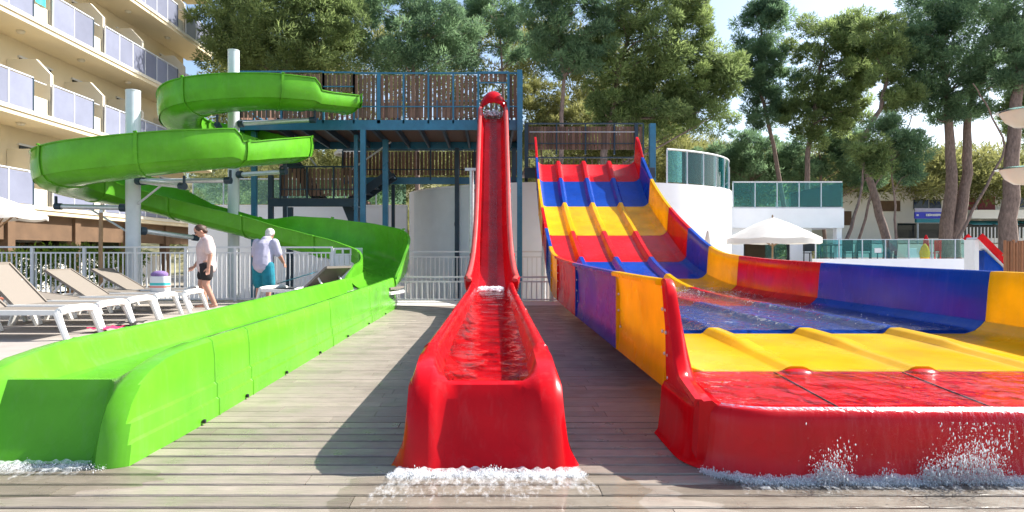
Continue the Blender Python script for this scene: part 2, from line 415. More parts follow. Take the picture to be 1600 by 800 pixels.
def water_grid(name, x0, x1, y0, y1, z, m, parent, nx=40, ny=160, amp=.008, fx=lambda Y: 0, seed=1, lx=6, ly=9, zf=None):
    V = []; T = []
    for j in range(ny + 1):
        Y = y0 + (y1 - y0) * j / ny
        for i in range(nx + 1):
            X = x0 + (x1 - x0) * i / nx
            q = mnoise.noise(Vector((X * lx, Y * ly, seed))) + .5 * mnoise.noise(Vector((X * lx * 2.3, Y * ly * 2.1, seed + 5)))
            V.append((X + fx(Y), Y, (zf(X, Y) if zf else z) + amp * q))
    for j in range(ny):
        for i in range(nx):
            a = j * (nx + 1) + i; T.append((a, a + 1, a + nx + 2, a + nx + 1))
    o = bulk(name, V, T, m, parent, smooth=True)
    return o

# ================================================================ RED SLIDE
rx = lambda Y: -.03 + .0088 * (Y - 3)
red = thing('straight_slide', 'steep straight red slide with hooded top and water filled trough', 'water slide', (0, 3.1, 0))
rail_pts = [(3.04, .5), (9.5, .5), (11, .55)]
trough(red, rx, [3.9, 6.4, 8.6, 10.9], 10.9, 3.05, .275, .395, lambda Y: .5 + (.05 if Y > 9.5 else 0) * (Y - 9.5) / 1.4, lambda Y: .30, .07, 'red',
       [(3.72, .495), (3.55, .483), (3.40, .462), (3.28, .43), (3.19, .38), (3.135, .30), (3.10, .2), (3.075, .1), (3.05, 0)],
       [(3.62, .30), (3.40, .31), (3.27, .385), (3.235, .398), (3.20, .385), (3.165, .32), (3.13, .21), (3.10, .11), (3.05, 0)])
# chute
cprof = [(10.9, .30), (11.4, .40), (12.0, .67), (12.6, 1.09), (13.4, 1.76), (14.4, 2.62), (15.4, 3.47), (16.1, 4.06), (16.65, 4.50), (17.1, 4.63), (17.9, 4.63)]
def redring(Y, z, n):
    c = rx(Y); s = [(.20, 0), (.245, .06), (.275, .2), (.285, .27), (.30, .285), (.365, .285), (.38, .27), (.37, .1), (.33, -.06)]
    fl = 1 + .30 * max(0, min(1, (13.4 - Y) / 2.2)) ** 2 * (1 if Y > 11.2 else .6)
    f = lambda sg, a, b: Vector((c + sg * a * fl, Y - math.sin(n) * b, z + math.cos(n) * b))
    return [f(-1, a, b) for a, b in s][::-1] + [f(1, a, b) for a, b in s]
def slope_at(Y):
    e = .05; return math.atan2(smooth_interp(cprof, Y + e) - smooth_interp(cprof, Y - e), 2 * e)
cuts = [10.9, 12.2, 13.9, 15.6, 17.35]
for i in range(4):
    n = 8; rows = []
    for k in range(n + 1):
        Y = cuts[i] + (cuts[i + 1] - cuts[i]) * k / n
        rows.append(redring(Y, smooth_interp(cprof, Y), slope_at(Y)))
    p = MB().loft(rows, closed=True, cap=True).build('chute_section', 'red', red, smooth=40)
    for sg in (-1, 1):                               # top rails, sun glare put into their paler red
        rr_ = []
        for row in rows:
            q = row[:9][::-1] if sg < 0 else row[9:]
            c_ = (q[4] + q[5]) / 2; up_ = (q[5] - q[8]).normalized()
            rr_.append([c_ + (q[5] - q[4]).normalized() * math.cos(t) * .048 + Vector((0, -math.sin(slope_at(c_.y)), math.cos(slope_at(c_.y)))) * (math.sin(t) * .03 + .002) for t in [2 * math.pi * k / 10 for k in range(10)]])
        MB().loft(rr_).build('top_rail', 'redglare', p, smooth=50)
    Y = cuts[i]; z = smooth_interp(cprof, Y); a = slope_at(Y)
    if i:
        r0 = redring(Y, z, a); c = Vector((rx(Y), Y, z + .1)); q = MB()
        dv = Vector((0, math.cos(a), math.sin(a)))
        q.loft([[c + (v - c) * 1.03 + dv * s for v in r0] for s in (-.02, .02)])
        q.build('flange', 'red', p, smooth=30)
# hood at the top
hood = []
for yy, wx, hz in ((16.84, .30, .22), (16.86, .335, .29), (16.94, .36, .42), (17.06, .375, .54), (17.22, .38, .60), (17.7, .38, .60)):
    zb = 4.80
    hood.append([Vector((rx(yy) + wx * math.cos(a), yy, zb + hz * math.sin(a))) for a in [math.pi * t / 18 for t in range(19)]])
hood_o = [[Vector((rx(r[0].y) + (v.x - rx(r[0].y)) * .93, v.y + .02, zb + (v.z - zb) * .92 - .002)) for v in r] for r in hood]
MB().loft([r + q[::-1] for r, q in zip(hood, hood_o)]).build('hood', 'red', red, smooth=50)
water_grid('trough_water', -.262, .262, 3.3, 11.05, .395, 'ripple', red, 22, 300, .013, rx, 3, 2.2, 4.2)
def chute_z(X, Y): return smooth_interp(cprof, Y) + .02
water_grid('chute_water', -.085, .095, 11.0, 17.6, 0, 'rapid', red, 8, 260, .007, rx, 9, 14, 9, zf=chute_z)
V = []
def frothpart(name, parent, n, gen, rmin, rmax, seed, flat=1.0, m='foam'):
    rg = random.Random(seed); bv = []; bt = []
    ico = [(0, 0, 1), (.894, 0, .447), (.276, .851, .447), (-.724, .526, .447), (-.724, -.526, .447), (.276, -.851, .447),
           (.724, .526, -.447), (-.276, .851, -.447), (-.894, 0, -.447), (-.276, -.851, -.447), (.724, -.526, -.447), (0, 0, -1)]
    icf = [(0, 1, 2), (0, 2, 3), (0, 3, 4), (0, 4, 5), (0, 5, 1), (1, 6, 2), (2, 7, 3), (3, 8, 4), (4, 9, 5), (5, 10, 1),
           (6, 7, 2), (7, 8, 3), (8, 9, 4), (9, 10, 5), (10, 6, 1), (11, 7, 6), (11, 8, 7), (11, 9, 8), (11, 10, 9), (11, 6, 10)]
    for _ in range(n):
        p, kr, st = gen(rg); r = (rmin + (rmax - rmin) * rg.random() ** 3) * kr; o = len(bv)
        bv += [(p[0] + a * r, p[1] + b * r, p[2] + c * r * st * flat) for a, b, c in ico]
        bt += [(o + a, o + b, o + c) for a, b, c in icf]
    ob = bulk(name, bv, bt, m, parent, smooth=True); return ob
def g(rg):
    y = 11.25 - abs(rg.gauss(0, .3)); return (rx(y) + rg.uniform(-.24, .2), y, .41 + .05 * rg.random()), 1, 1
o = frothpart('froth', red, 900, g, .006, .03, 1, .6); o['kind'] = 'stuff'
def g(rg): return (rx(17.0) + rg.gauss(0, .12), 16.95 + rg.uniform(-.2, .2), 4.66 + abs(rg.gauss(0, .07))), 1, 1
o = frothpart('top_froth', red, 260, g, .01, .04, 2); o['kind'] = 'stuff'

# ================================================================ GREEN SLIDE
gx = lambda Y: -2.255 - .002 * (Y - 3)
green = thing('spiral_slide', 'bright green open spiral slide winding down to a long trough', 'water slide', (-2.25, 3.1, 0))
trough(green, gx, [4.15, 4.75, 7.2, 9.6, 12.2], 12.2, 3.1, .36, .485, lambda Y: .5 + .012 * max(0, Y - 6), lambda Y: .29, .02, 'green',
       [(3.95, .497), (3.76, .487), (3.56, .462), (3.40, .425), (3.28, .37), (3.20, .29), (3.15, .2), (3.12, .1), (3.10, 0)],
       [(3.85, .29), (3.6, .295), (3.45, .34), (3.37, .385), (3.33, .385), (3.29, .30), (3.25, .2), (3.21, .1), (3.17, 0)], ridges=True)
water_grid('trough_water', -.345, .345, 3.45, 12.2, .315, 'calm', green, 20, 200, .0015, gx, 13, 3, 2)
CP = [  # x, y, z of the bed, outer (left of travel) wall, inner wall
 (-3.62, 16.35, 4.62, .38, .38), (-4.15, 15.75, 4.55, .38, .38), (-4.36, 15.5, 4.52, .40, .40), (-4.42, 15.43, 4.49, .66, .45), (-5.2, 14.98, 4.43, .68, .45),
 (-6.3, 14.75, 4.31, .70, .45), (-7.1, 14.95, 4.18, .70, .45), (-7.5, 15.65, 3.98, .68, .45), (-7.15, 16.35, 3.84, .66, .45),
 (-6.4, 16.65, 3.70, .7, .42), (-5.6, 16.55, 3.52, .6, .4), (-5.0, 16.1, 3.37, .6, .4), (-4.78, 15.3, 3.22, .6, .4),
 (-4.95, 14.5, 3.06, .55, .4), (-5.35, 13.75, 2.90, .5, .4), (-5.5, 13.55, 2.86, .5, .4), (-5.56, 13.47, 2.84, .74, .5), (-6.3, 13.0, 2.70, .74, .5),
 (-7.3, 12.78, 2.55, .74, .5), (-8.3, 12.9, 2.44, .74, .5), (-9.0, 13.4, 2.35, .74, .5), (-9.15, 14.2, 2.27, .74, .5),
 (-8.8, 14.9, 2.18, .74, .5), (-8.0, 15.2, 2.0, .85, .5), (-6.8, 15.2, 1.68, .55, .5), (-5.5, 15.08, 1.37, .5, .5),
 (-4.75, 15.0, 1.17, .75, .5), (-4.0, 14.9, 1.0, .86, .5), (-3.1, 14.65, .80, .92, .5), (-2.45, 14.1, .63, .92, .5), (-2.2, 13.4, .5, .8, .46),
 (-2.22, 12.8, .40, .5, .42), (-2.27, 12.2, .345, .22, .22)]
def cr(a, b, c, d, t):
    return .5 * ((2*b) + (-a + c) * t + (2*a - 5*b + 4*c - d) * t * t + (-a + 3*b - 3*c + d) * t**3)
path = []
cpa = np.array(CP)
for i in range(len(CP) - 1):
    a, b, c_, d = cpa[max(i - 1, 0)], cpa[i], cpa[i + 1], cpa[min(i + 2, len(CP) - 1)]
    seg = np.linalg.norm(c_[:3] - b[:3]); n = 8 if seg > .3 else 2
    for k in range(n):
        t = k / n; q = cr(a, b, c_, d, t); q[3:] = b[3:] * (1 - t) + c_[3:] * t
        if seg < .3: q[:3] = b[:3] * (1 - t) + c_[:3] * t
        path.append(q)
path.append(cpa[-1])
def flume_ring(i, th=0, grow=1.0):
    q = path[i]; a = path[max(i - 1, 0)]; b = path[min(i + 1, len(path) - 1)]
    d = Vector((b[0] - a[0], b[1] - a[1], 0)).normalized(); left = Vector((-d.y, d.x, 0)); p = Vector(q[:3])
    hl, hr = q[3], q[4]; W = .46
    inner = []
    inner += [(W + .05, hl), (W + .005, hl)]
    for t in range(1, 6):
        inner.append((W * (1 - .03 * t / 5) + .03 * math.sin(t / 5 * math.pi), hl * (1 - t / 6.5)))
    nb = 6
    for t in range(nb + 1):
        an = math.pi * (t + .35) / (nb + .7); inner.append((W * .97 * math.cos(an), .24 * (1 - math.sin(an))))
    for t in range(4, 0, -1):
        inner.append((-W * (1 - .03 * t / 5), hr * (1 - t / 6.5)))
    inner += [(-W - .005, hr), (-W - .05, hr)]
    bank = max(0, hl - hr) * .18
    pts = []
    tot = [(s * grow, z) for s, z in inner]
    outer = []
    for s, z in tot[::-1]:
        outer.append((s * 1.0 + (.016 if s > 0 else -.016) * (1 if abs(s) < W + .03 else 0), z - .02))
    f = lambda s, z: p + left * (s * math.cos(bank) + z * math.sin(bank) * .6) + Vector((0, 0, z + s * math.sin(bank)))
    return [f(s, z) for s, z in tot] + [f(s, z) for s, z in outer]
marks = [0, 0]
acc = 0; secs = [0]
jump = [3, 16]                                       # abrupt wall steps in CP
for i in range(1, len(path)):
    acc += np.linalg.norm(path[i][:3] - path[i - 1][:3])
    if acc > 1.75: secs.append(i); acc = 0
if len(path) - 1 - secs[-1] < 4: secs[-1] = len(path) - 1
else: secs.append(len(path) - 1)
for a, b in zip(secs[:-1], secs[1:]):
    p = MB().loft([flume_ring(i) for i in range(a, b + 1)]).build('flume_section', 'green', green, smooth=50)
    if a:
        dvec = Vector(path[min(a + 1, len(path) - 1)][:3]) - Vector(path[a - 1][:3]); dvec.normalize()
        r0 = flume_ring(a); cc = sum(r0, Vector()) / len(r0)
        MB().loft([[cc + (v - cc) * 1.065 + dvec * s for v in r0] for s in (-.032, .032)]).build('flange', 'green', p, smooth=40)
r0 = flume_ring(0); cc = sum(r0, Vector()) / len(r0)
MB().loft([[cc + (v - cc) * 1.12 + Vector((s, -s, 0)) for v in r0] for s in (0, .04)]).build('entry_flange', 'green', green, smooth=40)

for Y in (3.9, 4.6, 5.5, 6.6, 7.9, 9.3, 10.8):
    MB().lathe([(.012, 0), (.012, .02), (.004, .024)], (gx(Y) + .485 + .034, Y, .012), 8, True).build('bolt', 'blackmetal', green, smooth=40)
def steel_post(label, x, Y, ztop, r, arms):
    t = thing('slide_support', label, 'support post', (x, Y, -.6), 'steel posts carrying the green slide')
    MB().lathe([(r, -.6), (r, ztop), (r * .98, ztop + .01)], (x, Y, 0), 20, True).build('pole', 'galvpaint', t, smooth=40)
    MB().lathe([(r * 1.02, ztop + .01), (r * 1.02, ztop + .04), (r * .5, ztop + .06)], (x, Y, 0), 20, True).build('cap', 'galvpaint', t, smooth=40)
    for (z, q, brace) in arms:
        q = Vector(q); s = Vector((x, Y, z)); d = (q - s).normalized()
        a = MB().tube([s + d * r * .9, q], .055, 10).build('arm', 'galv', t, smooth=40)
        MB().tube([q - d * .12, q + d * .02], .075, 10).build('clamp', 'steeldark', a, smooth=40)
        MB().tube([s + d * r * .95, s + d * (r + .12)], .09, 10).build('collar', 'steeldark', a, smooth=40)
        if brace:
            MB().tube([s + Vector((0, 0, -.5)) + d * r, s.lerp(q, .6)], .022, 8).build('brace', 'galv', a, smooth=40)
        u = Vector((q.x, q.y, q.z)); MB().tube([u, u + Vector((0, 0, .22))], .03, 8).build('saddle', 'steeldark', a, smooth=40)
steel_post('grey steel post inside the lower left loop of green slide', P(208, 0, 13.85).x, 13.85, 4.52, .15,
           [(2.02, (-9.35, 13.8, 2.05), 1), (2.62, (-6.3, 13.2, 2.42), 1), (2.6, (-5.55, 13.7, 2.6), 0), (1.55, (-6.9, 15.1, 1.4), 0)])
steel_post('taller grey steel post inside the upper loop of green slide', P(365, 0, 15.65).x, 15.65, 5.96, .135,
           [(4.2, (-4.25, 15.55, 4.28), 0), (3.85, (-7.45, 15.7, 3.72), 1), (2.95, (-4.85, 15.2, 2.98), 0), (3.55, (-6.3, 14.8, 4.02), 1), (3.3, (-6.3, 16.6, 3.46), 0)])

# ================================================================ RAINBOW MULTI-LANE SLIDE
rb = thing('multi_lane_slide', 'wide four lane racing slide in red yellow and blue blocks', 'water slide', (2.7, 3.0, 0))
SH = .012
def sx(u, Y):
    k = min(1, max(0, (Y - 9) / 9)) * .12 * max(0, min(1.2, (1.80 - u) / .70))
    return u + k + SH * (Y - 5)
zfp = [(3.0, .32), (3.72, .36), (5.15, .40), (7.6, .40), (10.3, .41), (11.7, .52), (13.2, .83), (14.8, 1.45), (16.6, 2.25), (17.7, 3.05), (18.35, 3.58)]
wtp = [(3.0, .9), (5.1, .90), (8.0, .93), (10.5, 1.0), (11.75, 1.12), (13.1, 1.5), (14.8, 2.1), (16.4, 2.85), (17.6, 3.65), (18.35, 4.15)]
zf = lambda Y: smooth_interp(zfp, Y)
wt = lambda Y: smooth_interp(wtp, Y)
DIV = [1.80, 2.53, 3.26]; UL, UR = 1.10, 3.98
def ridge(u, Y):
    hgt = .05 if Y < 9 else .05 + .06 * min(1, (Y - 9) / 4)
    if Y < 4.4: hgt *= .6
    z = 0
    for d in DIV:
        q = abs(u - d) / .105
        if q < 1: z = max(z, hgt * (1 if q < .35 else .5 + .5 * math.cos(math.pi * (q - .35) / .65)))
    return z
us = [UL, UL + .03, UL + .08, UL + .16] 
for d in DIV: us += [d - .105, d - .085, d - .06, d - .037, d, d + .037, d + .06, d + .085, d + .105]
us += [UR - .16, UR - .08, UR - .03, UR]; us = sorted(us)
def fillet(u):
    e = min(u - UL, UR - u)
    return .10 * max(0, 1 - e / .16) ** 2
bnd = [3.72, 5.15, 7.85, 10.5, 12.0, 13.3, 14.8, 16.6, 17.65, 18.35]
colr = ['yellow', 'blue', 'red', 'yellow', 'blue', 'red', 'yellow', 'blue', 'red']
for i, cn in enumerate(colr):
    ya, yb = bnd[i], bnd[i + 1]; n = max(5, int((yb - ya) / .2))
    rows = []
    for k in range(n + 1):
        Y = ya + .003 + (yb - ya - .006) * k / n
        top = [Vector((sx(u, Y), Y, zf(Y) + ridge(u, Y) + fillet(u))) for u in us]
        rows.append(top + [Vector((sx(UR, Y), Y, zf(Y) - .06)), Vector((sx(UL, Y), Y, zf(Y) - .06))])
    sec = MB().loft(rows).build('bed_section', cn, rb, smooth=40)
    for side, u0, sg in (('l', UL, -1), ('r', UR, 1)):
        y0 = 3.2 if (side == 'r' and i == 0) else ya
        n2 = max(6, int((yb - y0) / .18)); rows = []
        for k in range(n2 + 1):
            Y = y0 + (yb - y0) * k / n2; b0 = zf(Y) + .02; t0 = wt(Y)
            if yb > 18 and Y > 17.7: t0 += .22 * math.sin(math.pi * min(1, (Y - 17.7) / .65) * .5)
            bot = (.27 if side == 'l' else .02) if Y < 11.6 else zf(Y) - .25
            bot = max(bot, .27 if side == 'l' else .02)
            lean = .03
            pr = [(0, b0), (.012, b0 + (t0 - b0) * .3), (.03, b0 + (t0 - b0) * .75), (.045, t0 - .012), (.055, t0), (.115, t0 + .002), (.125, t0 - .012), (.12, t0 - .035),
                  (.075, t0 - .04), (.06, b0 + (t0 - b0) * .7), (.05, b0 + .04), (.062, b0 + .02), (.075, bot), (.02, bot), (.0, (b0 + bot) / 2 - .01)]
            rows.append([Vector((sx(u0 + sg * q, Y), Y, z)) for q, z in pr])
        sp = MB().loft(rows).build('side_panel', cn, sec, smooth=40)
for Y in bnd[1:-1]:
    for u0, sg in ((UL, -1), (UR, 1)):
        bot = (.275 if sg < 0 else .03) if Y < 11.6 else zf(Y) - .24; t0 = wt(Y)
        MB().box((sx(u0 + sg * .07, Y) - .014, Y - .012, bot), (sx(u0 + sg * .07, Y) + .014, Y + .012, t0 - .045)).build('joint_flange', colr[max(0, bnd.index(Y) - 1)], rb)
for Y in bnd[0:5]:
    for k in range(5):
        for dy in (-.035, .035):
            zz = .33 + .13 * k; xx = sx(UL, Y) - (.052 if zz < .5 else .064)
            MB().ell((xx - .006, Y + dy, zz), (.009, .011, .011), 7, 4).build('bolt', 'galv', rb, smooth=60)
# red end of the left wall, swinging outward and dropping to the lip
lp = []
def uL(Y): return UL - .21 * (max(0, 3.8 - Y) / 1.6) ** 1.5 * 0 - 0
rows = []
for k in range(25):
    Y = 3.718 - (3.718 - 3.10) * k / 24; q = k / 24
    t0 = .90 - .0 * q if q < .12 else .90 - .50 * (3 * ((q - .12) / .55) ** 2 - 2 * ((q - .12) / .55) ** 3 if q < .67 else 1) - .06 * max(0, (q - .67) / .33)
    b0 = .33; ww = .03 + .015 * math.sin(q * 3.1)
    t0 = max(t0, .33)
    xx = sx(uL(Y), Y)
    zb = .20 - .15 * q
    pr = [(.03, b0 - .02), (.0, b0 + (t0 - b0) * .5), (-.04, t0 - .01), (-.05, t0), (-.05 - ww, t0 + .002), (-.06 - ww, t0 - .015), (-.085, t0 - .04), (-.065, b0 + (t0 - b0) * .5), (-.06, .3), (-.075, zb), (.0, zb)]
    rows.append([Vector((xx + a, Y, z)) for a, z in pr])
MB().loft(rows).build('wall_end', 'red', rb, smooth=40)
# front bumper swept round the corner
pp = []
for k in range(7): 
    Y = 3.72 - .40 * k / 6; pp.append((sx(UL, Y) - .078, Y))
cxy = (pp[-1][0] + .34, 3.31)
for k in range(1, 10):
    a = math.pi + (math.pi / 2) * k / 10; pp.append((cxy[0] + .34 * math.cos(a), cxy[1] + .33 * math.sin(a)))
x = cxy[0]
while x < 3.9: pp.append((x, 2.98)); x += .3
for k in range(10):
    a = -math.pi / 2 + (math.pi / 2) * k / 9; pp.append((3.86 + .3 * math.cos(a), 3.3 + .32 * math.sin(a)))
rows = []; inner_edge = []
for i, (x, Y) in enumerate(pp):
    a = Vector(pp[max(i - 1, 0)]); b = Vector(pp[min(i + 1, len(pp) - 1)]); d = (b - a).normalized(); out = Vector((d.y, -d.x))
    zt = .318
    pr = [(-.10, zt - .075), (-.085, zt - .03), (-.06, zt - .005), (-.03, zt), (-.008, zt - .012), (.008, zt - .045), (.012, zt - .1), (.018, .12), (.03, .03), (.05, .004), (-.1, .004)]
    rows.append([Vector((x + out.x * q, Y + out.y * q, z)) for q, z in pr])
    inner_edge.append(Vector((x - out.x * .07, Y - out.y * .07, .305)))
MB().loft(rows).build('front_bumper', 'red', rb, smooth=40)
# red splash floor
q = MB(); n = len(inner_edge); back = []
for e in inner_edge: back.append(Vector((min(max(e.x, sx(UL, 3.72) - .12), sx(UR, 3.72)), 3.722, .352)))
top = [e for e in inner_edge if e.y < 3.72]
ys = 6; rows = []
ptsf = [Vector((e.x, e.y, .297)) for e in inner_edge if e.y < 3.715]
rows = [[p.lerp(Vector((min(max(p.x, 1.05), 4.0), 3.722, .358)), k / ys) for p in ptsf] for k in range(ys + 1)]
MB().loft(rows, closed=False, cap=False).build('splash_floor', 'red', rb, smooth=30)
for d in DIV[:]:                                     # rounded ridge ends over the red floor
    MB().ell((sx(d, 3.72), 3.735, .345), (.11, .08, .035), 14, 6).build('ridge_end', 'red', rb, smooth=60)
for d in (1.66, 2.4, 3.1):
    MB().bar((sx(d, 3.7), 3.70, .3605), (sx(d, 3.1) + .05, 3.1, .3045), .006, .004).build('floor_seam', 'blackmetal', rb)
def zwat(X, Y): return max(zf(Y) + .022, .37)
water_grid('lane_water', 1.14, 3.95, 5.16, 10.9, 0, 'rapid', rb, 80, 180, .010, lambda Y: SH * (Y - 5), 21, 4, 5, zf=lambda X, Y: zf(Y) + .028 + ridge(X, Y) * .55)
water_grid('floor_water', 1.12, 3.95, 3.07, 3.72, .347, 'film', rb, 90, 30, .005, lambda Y: 0, 31, 5, 8, zf=lambda X, Y: .320 + .050 * (Y - 3.06) / .66)
# falling film over the bumper
rows = []
for i, (x, Y) in enumerate(pp[11:-8]):
    i += 11
    a = Vector(pp[i - 1]); b = Vector(pp[i + 1]); d = (b - a).normalized(); out = Vector((d.y, -d.x))
    rows.append([Vector((x + out.x * q, Y + out.y * q, z)) for q, z in ((-.03, .325), (.012, .31), (.03, .26), (.045, .18), (.07, .08), (.10, .006))])
MB().loft(rows, closed=False, cap=False).build('water_film', 'sheet', rb, smooth=60)
for Y in (4.2, 5.6, 7.0, 8.6, 10.2):
    MB().box((sx(UL, Y) + .55, Y - .03, 0), (sx(UL, Y) + .61, Y + .03, .345)).build('leg', 'steeldark', rb)
# steel legs under the chute
for Y in (14.0, 16.8):
    for u in (1.2, 3.9):
        MB().tube([(sx(u, Y), Y, -.6), (sx(u, Y), Y, zf(Y) - .05)], .06, 10).build('leg', 'galv', rb, smooth=40)

# ---------------------------------------------------------------- splashes on the deck
def foammat(name, scale, lo, hi):
    m, t, b, out = _mat(name)
    b.inputs['Base Color'].default_value = (.93, .95, .96, 1); b.inputs['Roughness'].default_value = .4
    tc = _n(t, 'ShaderNodeTexCoord'); no = _n(t, 'ShaderNodeTexNoise'); no.inputs['Scale'].default_value = scale; no.inputs['Detail'].default_value = 9; no.inputs['Roughness'].default_value = .8
    mp = _n(t, 'ShaderNodeMapping'); mp.inputs['Scale'].default_value = (1, .45, 1)
    t.links.new(tc.outputs['Object'], mp.inputs[0]); t.links.new(mp.outputs[0], no.inputs['Vector'])
    at = _n(t, 'ShaderNodeAttribute', attribute_name='tone'); ad = _n(t, 'ShaderNodeMath', operation='ADD')
    t.links.new(no.outputs[0], ad.inputs[0]); t.links.new(at.outputs['Fac'], ad.inputs[1])
    mr = _n(t, 'ShaderNodeMapRange'); mr.inputs[1].default_value = lo; mr.inputs[2].default_value = hi; mr.inputs[4].default_value = .85
    t.links.new(ad.outputs[0], mr.inputs[0])
    tr = _n(t, 'ShaderNodeBsdfTransparent'); mx = _n(t, 'ShaderNodeMixShader')
    t.links.new(mr.outputs[0], mx.inputs[0]); t.links.new(tr.outputs[0], mx.inputs[1]); t.links.new(b.outputs[0], mx.inputs[2]); t.links.new(mx.outputs[0], out.inputs[0])
    return m
M['lace'] = foammat('lacy_foam', 34, .63, 1.02)
def foam_sheet(label, edge, reach, seed):
    """lacy foam lying on the planks: edge(t) -> start point and outward direction; thickest at the start"""
    n, k = 120, 26; V = []; T = []; tone = []
    for i in range(n + 1):
        p, d = edge(i / n)
        for j in range(k + 1):
            q = j / k; w_ = reach * q * (1 + .35 * mnoise.noise(Vector((p[0] * 4, seed, 0)))); x = p[0] + d[0] * w_; y = p[1] + d[1] * w_
            V.append((x, y, .006 + .022 * (1 - q) ** 3 * (1 + mnoise.noise(Vector((x * 28, y * 28, seed))))))
    for i in range(n):
        for j in range(k):
            a = i * (k + 1) + j; T.append((a, a + 1, a + k + 2, a + k + 1)); e = min(1, min(i, n - 1 - i) / 8)
            tone.append((.34 * (1 - j / k) ** 1.3 - .04) * e - .25 * (1 - e))
    tag(bulk('foam', V, T, 'lace', None, tone, True), label, 'foam', kind='stuff')
OCT = np.array([(1, 0, 0), (-1, 0, 0), (0, 1, 0), (0, -1, 0), (0, 0, 1), (0, 0, -1)], dtype=float)
OCF = np.array([(0, 2, 4), (2, 1, 4), (1, 3, 4), (3, 0, 4), (2, 0, 5), (1, 2, 5), (3, 1, 5), (0, 3, 5)])
def droplets(name, parent, n, gen, rmin, rmax, seed, m='foam'):
    rg = random.Random(seed); P_ = []; S_ = []
    for _ in range(n):
        p, st = gen(rg); r = rmin + (rmax - rmin) * rg.random() ** 3.5; P_.append(p); S_.append((r, r, r * st))
    P_ = np.array(P_); S_ = np.array(S_)
    V = (P_[:, None, :] + OCT[None] * S_[:, None, :]).reshape(-1, 3); T = (OCF[None] + 6 * np.arange(n)[:, None, None]).reshape(-1, 3)
    return bulk(name, V, T, m, parent, smooth=True)
def splash(label, n, gen, rmin, rmax, seed):
    tag(droplets('splash', None, n, gen, rmin, rmax, seed), label, 'splash', kind='stuff')
def g(rg):
    x = rg.uniform(-.47, .44); q = abs(rg.gauss(0, .03)); pl = .35 + max(0, mnoise.noise(Vector((x * 14, 1.3, 0)))) * 1.6
    return (x + rg.gauss(0, .012), 3.035 - q * .9, min(abs(rg.gauss(0, .012 * pl + .002)), .08)), rg.uniform(.8, 3.5)
splash('white churning water where the red trough spills onto the planks', 13000, g, .0006, .0034, 11)
foam_sheet('thin bubbly foam spreading over planks before the red slide', lambda t: ((-.50 + .98 * t, 3.045 + .12 * max(0, abs(t - .5) - .4)), ((t - .5) * .6, -1)), .62, 3)
def g(rg):
    x = rg.uniform(-3.2, -1.86); q = abs(rg.gauss(0, .03))
    return (x, 3.13 - q, min(abs(rg.gauss(0, .012)), .05)), rg.uniform(.7, 2)
splash('white water at the foot of the green slide', 5000, g, .0006, .0034, 13)
foam_sheet('lacy foam on planks at the foot of green slide', lambda t: ((-3.2 + 1.32 * t, 3.15), (.15 * t, -1)), .38, 8)
def bump_pt(x): 
    c = cxy[0]; return 2.93 if x >= c else cxy[1] - .38 * math.sqrt(max(0, 1 - ((c - x) / .40) ** 2))
def g(rg):
    x = rg.uniform(1.02, 3.2); pk = mnoise.noise(Vector((x * 5.5, 7.7, 0))) + .7 * mnoise.noise(Vector((x * 17, 2.2, 0))); ramp = min(1, max(0, (x - 1.2) / .5))
    hgt = .012 + max(0, pk) * .20 * ramp; z = min(abs(rg.gauss(0, hgt)), .3); q = abs(rg.gauss(0, .025)) + z * .35
    return (x + rg.gauss(0, .012) + z * .25 * rg.gauss(0, 1), bump_pt(x) - q, z), rg.uniform(.8, 4.0)
splash('tall white splashes thrown up along the dark red front of the lane slide', 42000, g, .0006, .0034, 14)
foam_sheet('patchy foam on the planks along the lane slide front', lambda t: ((1.0 + 2.3 * t, bump_pt(1.0 + 2.3 * t) + .01), (-.3 * (1 - t) ** 3, -1)), .30, 5)
def puddle(label, cx, cy, ax, ay, seed):
    n = 90; V = [(cx, cy, .0045)]; T = []
    for r_ in (.5, 1.0):
        for k in range(n):
            a = 2 * math.pi * k / n; q = r_ * (1 + (.28 * mnoise.noise(Vector((math.cos(a) * 1.6, math.sin(a) * 1.6, seed))) + .12 * mnoise.noise(Vector((math.cos(a) * 5, math.sin(a) * 5, seed)))))
            V.append((cx + ax * q * math.cos(a), cy + ay * q * math.sin(a), .0045 if r_ < 1 else .0025))
    q = MB(); q.v = V; q.f = [(0, 1 + k, 1 + (k + 1) % n) for k in range(n)] + [(1 + k, 1 + n + k, 1 + n + (k + 1) % n, 1 + (k + 1) % n) for k in range(n)]
    tag(q.build('puddle', 'wet', None, smooth=60, fix=False), label, 'puddle', kind='stuff')
M['wet'] = glassmat('wet_sheen', (.93, .93, .92), rough=.1, bump=.06, bscale=6, ior=1.18)
puddle('wet sheen on the planks before the red slide', -.02, 2.72, .75, .40, 3.3)
puddle('wet sheen on the planks before the green slide', -2.5, 2.95, .95, .28, 5.1)
puddle('wet sheen on the planks along the lane slide front', 2.2, 2.72, 1.5, .33, 8.4)
def g(rg):
    y = rg.uniform(5.2, 9.8); u = rg.uniform(1.2, 3.9)
    return (sx(u, y), y, zf(y) + .035 + ridge(u, y) * .55 + abs(rg.gauss(0, .012))), 1
o = droplets('spray', rb, 500, g, .001, .005, 16); o['kind'] = 'stuff'
def g(rg):
    y = 9.9 + rg.gauss(0, .5); u = rg.uniform(1.2, 3.9)
    return (sx(u, y), y, zf(y) + .03 + abs(rg.gauss(0, .02))), .7
o = droplets('lane_froth', rb, 2000, g, .0015, .009, 17); o['kind'] = 'stuff'

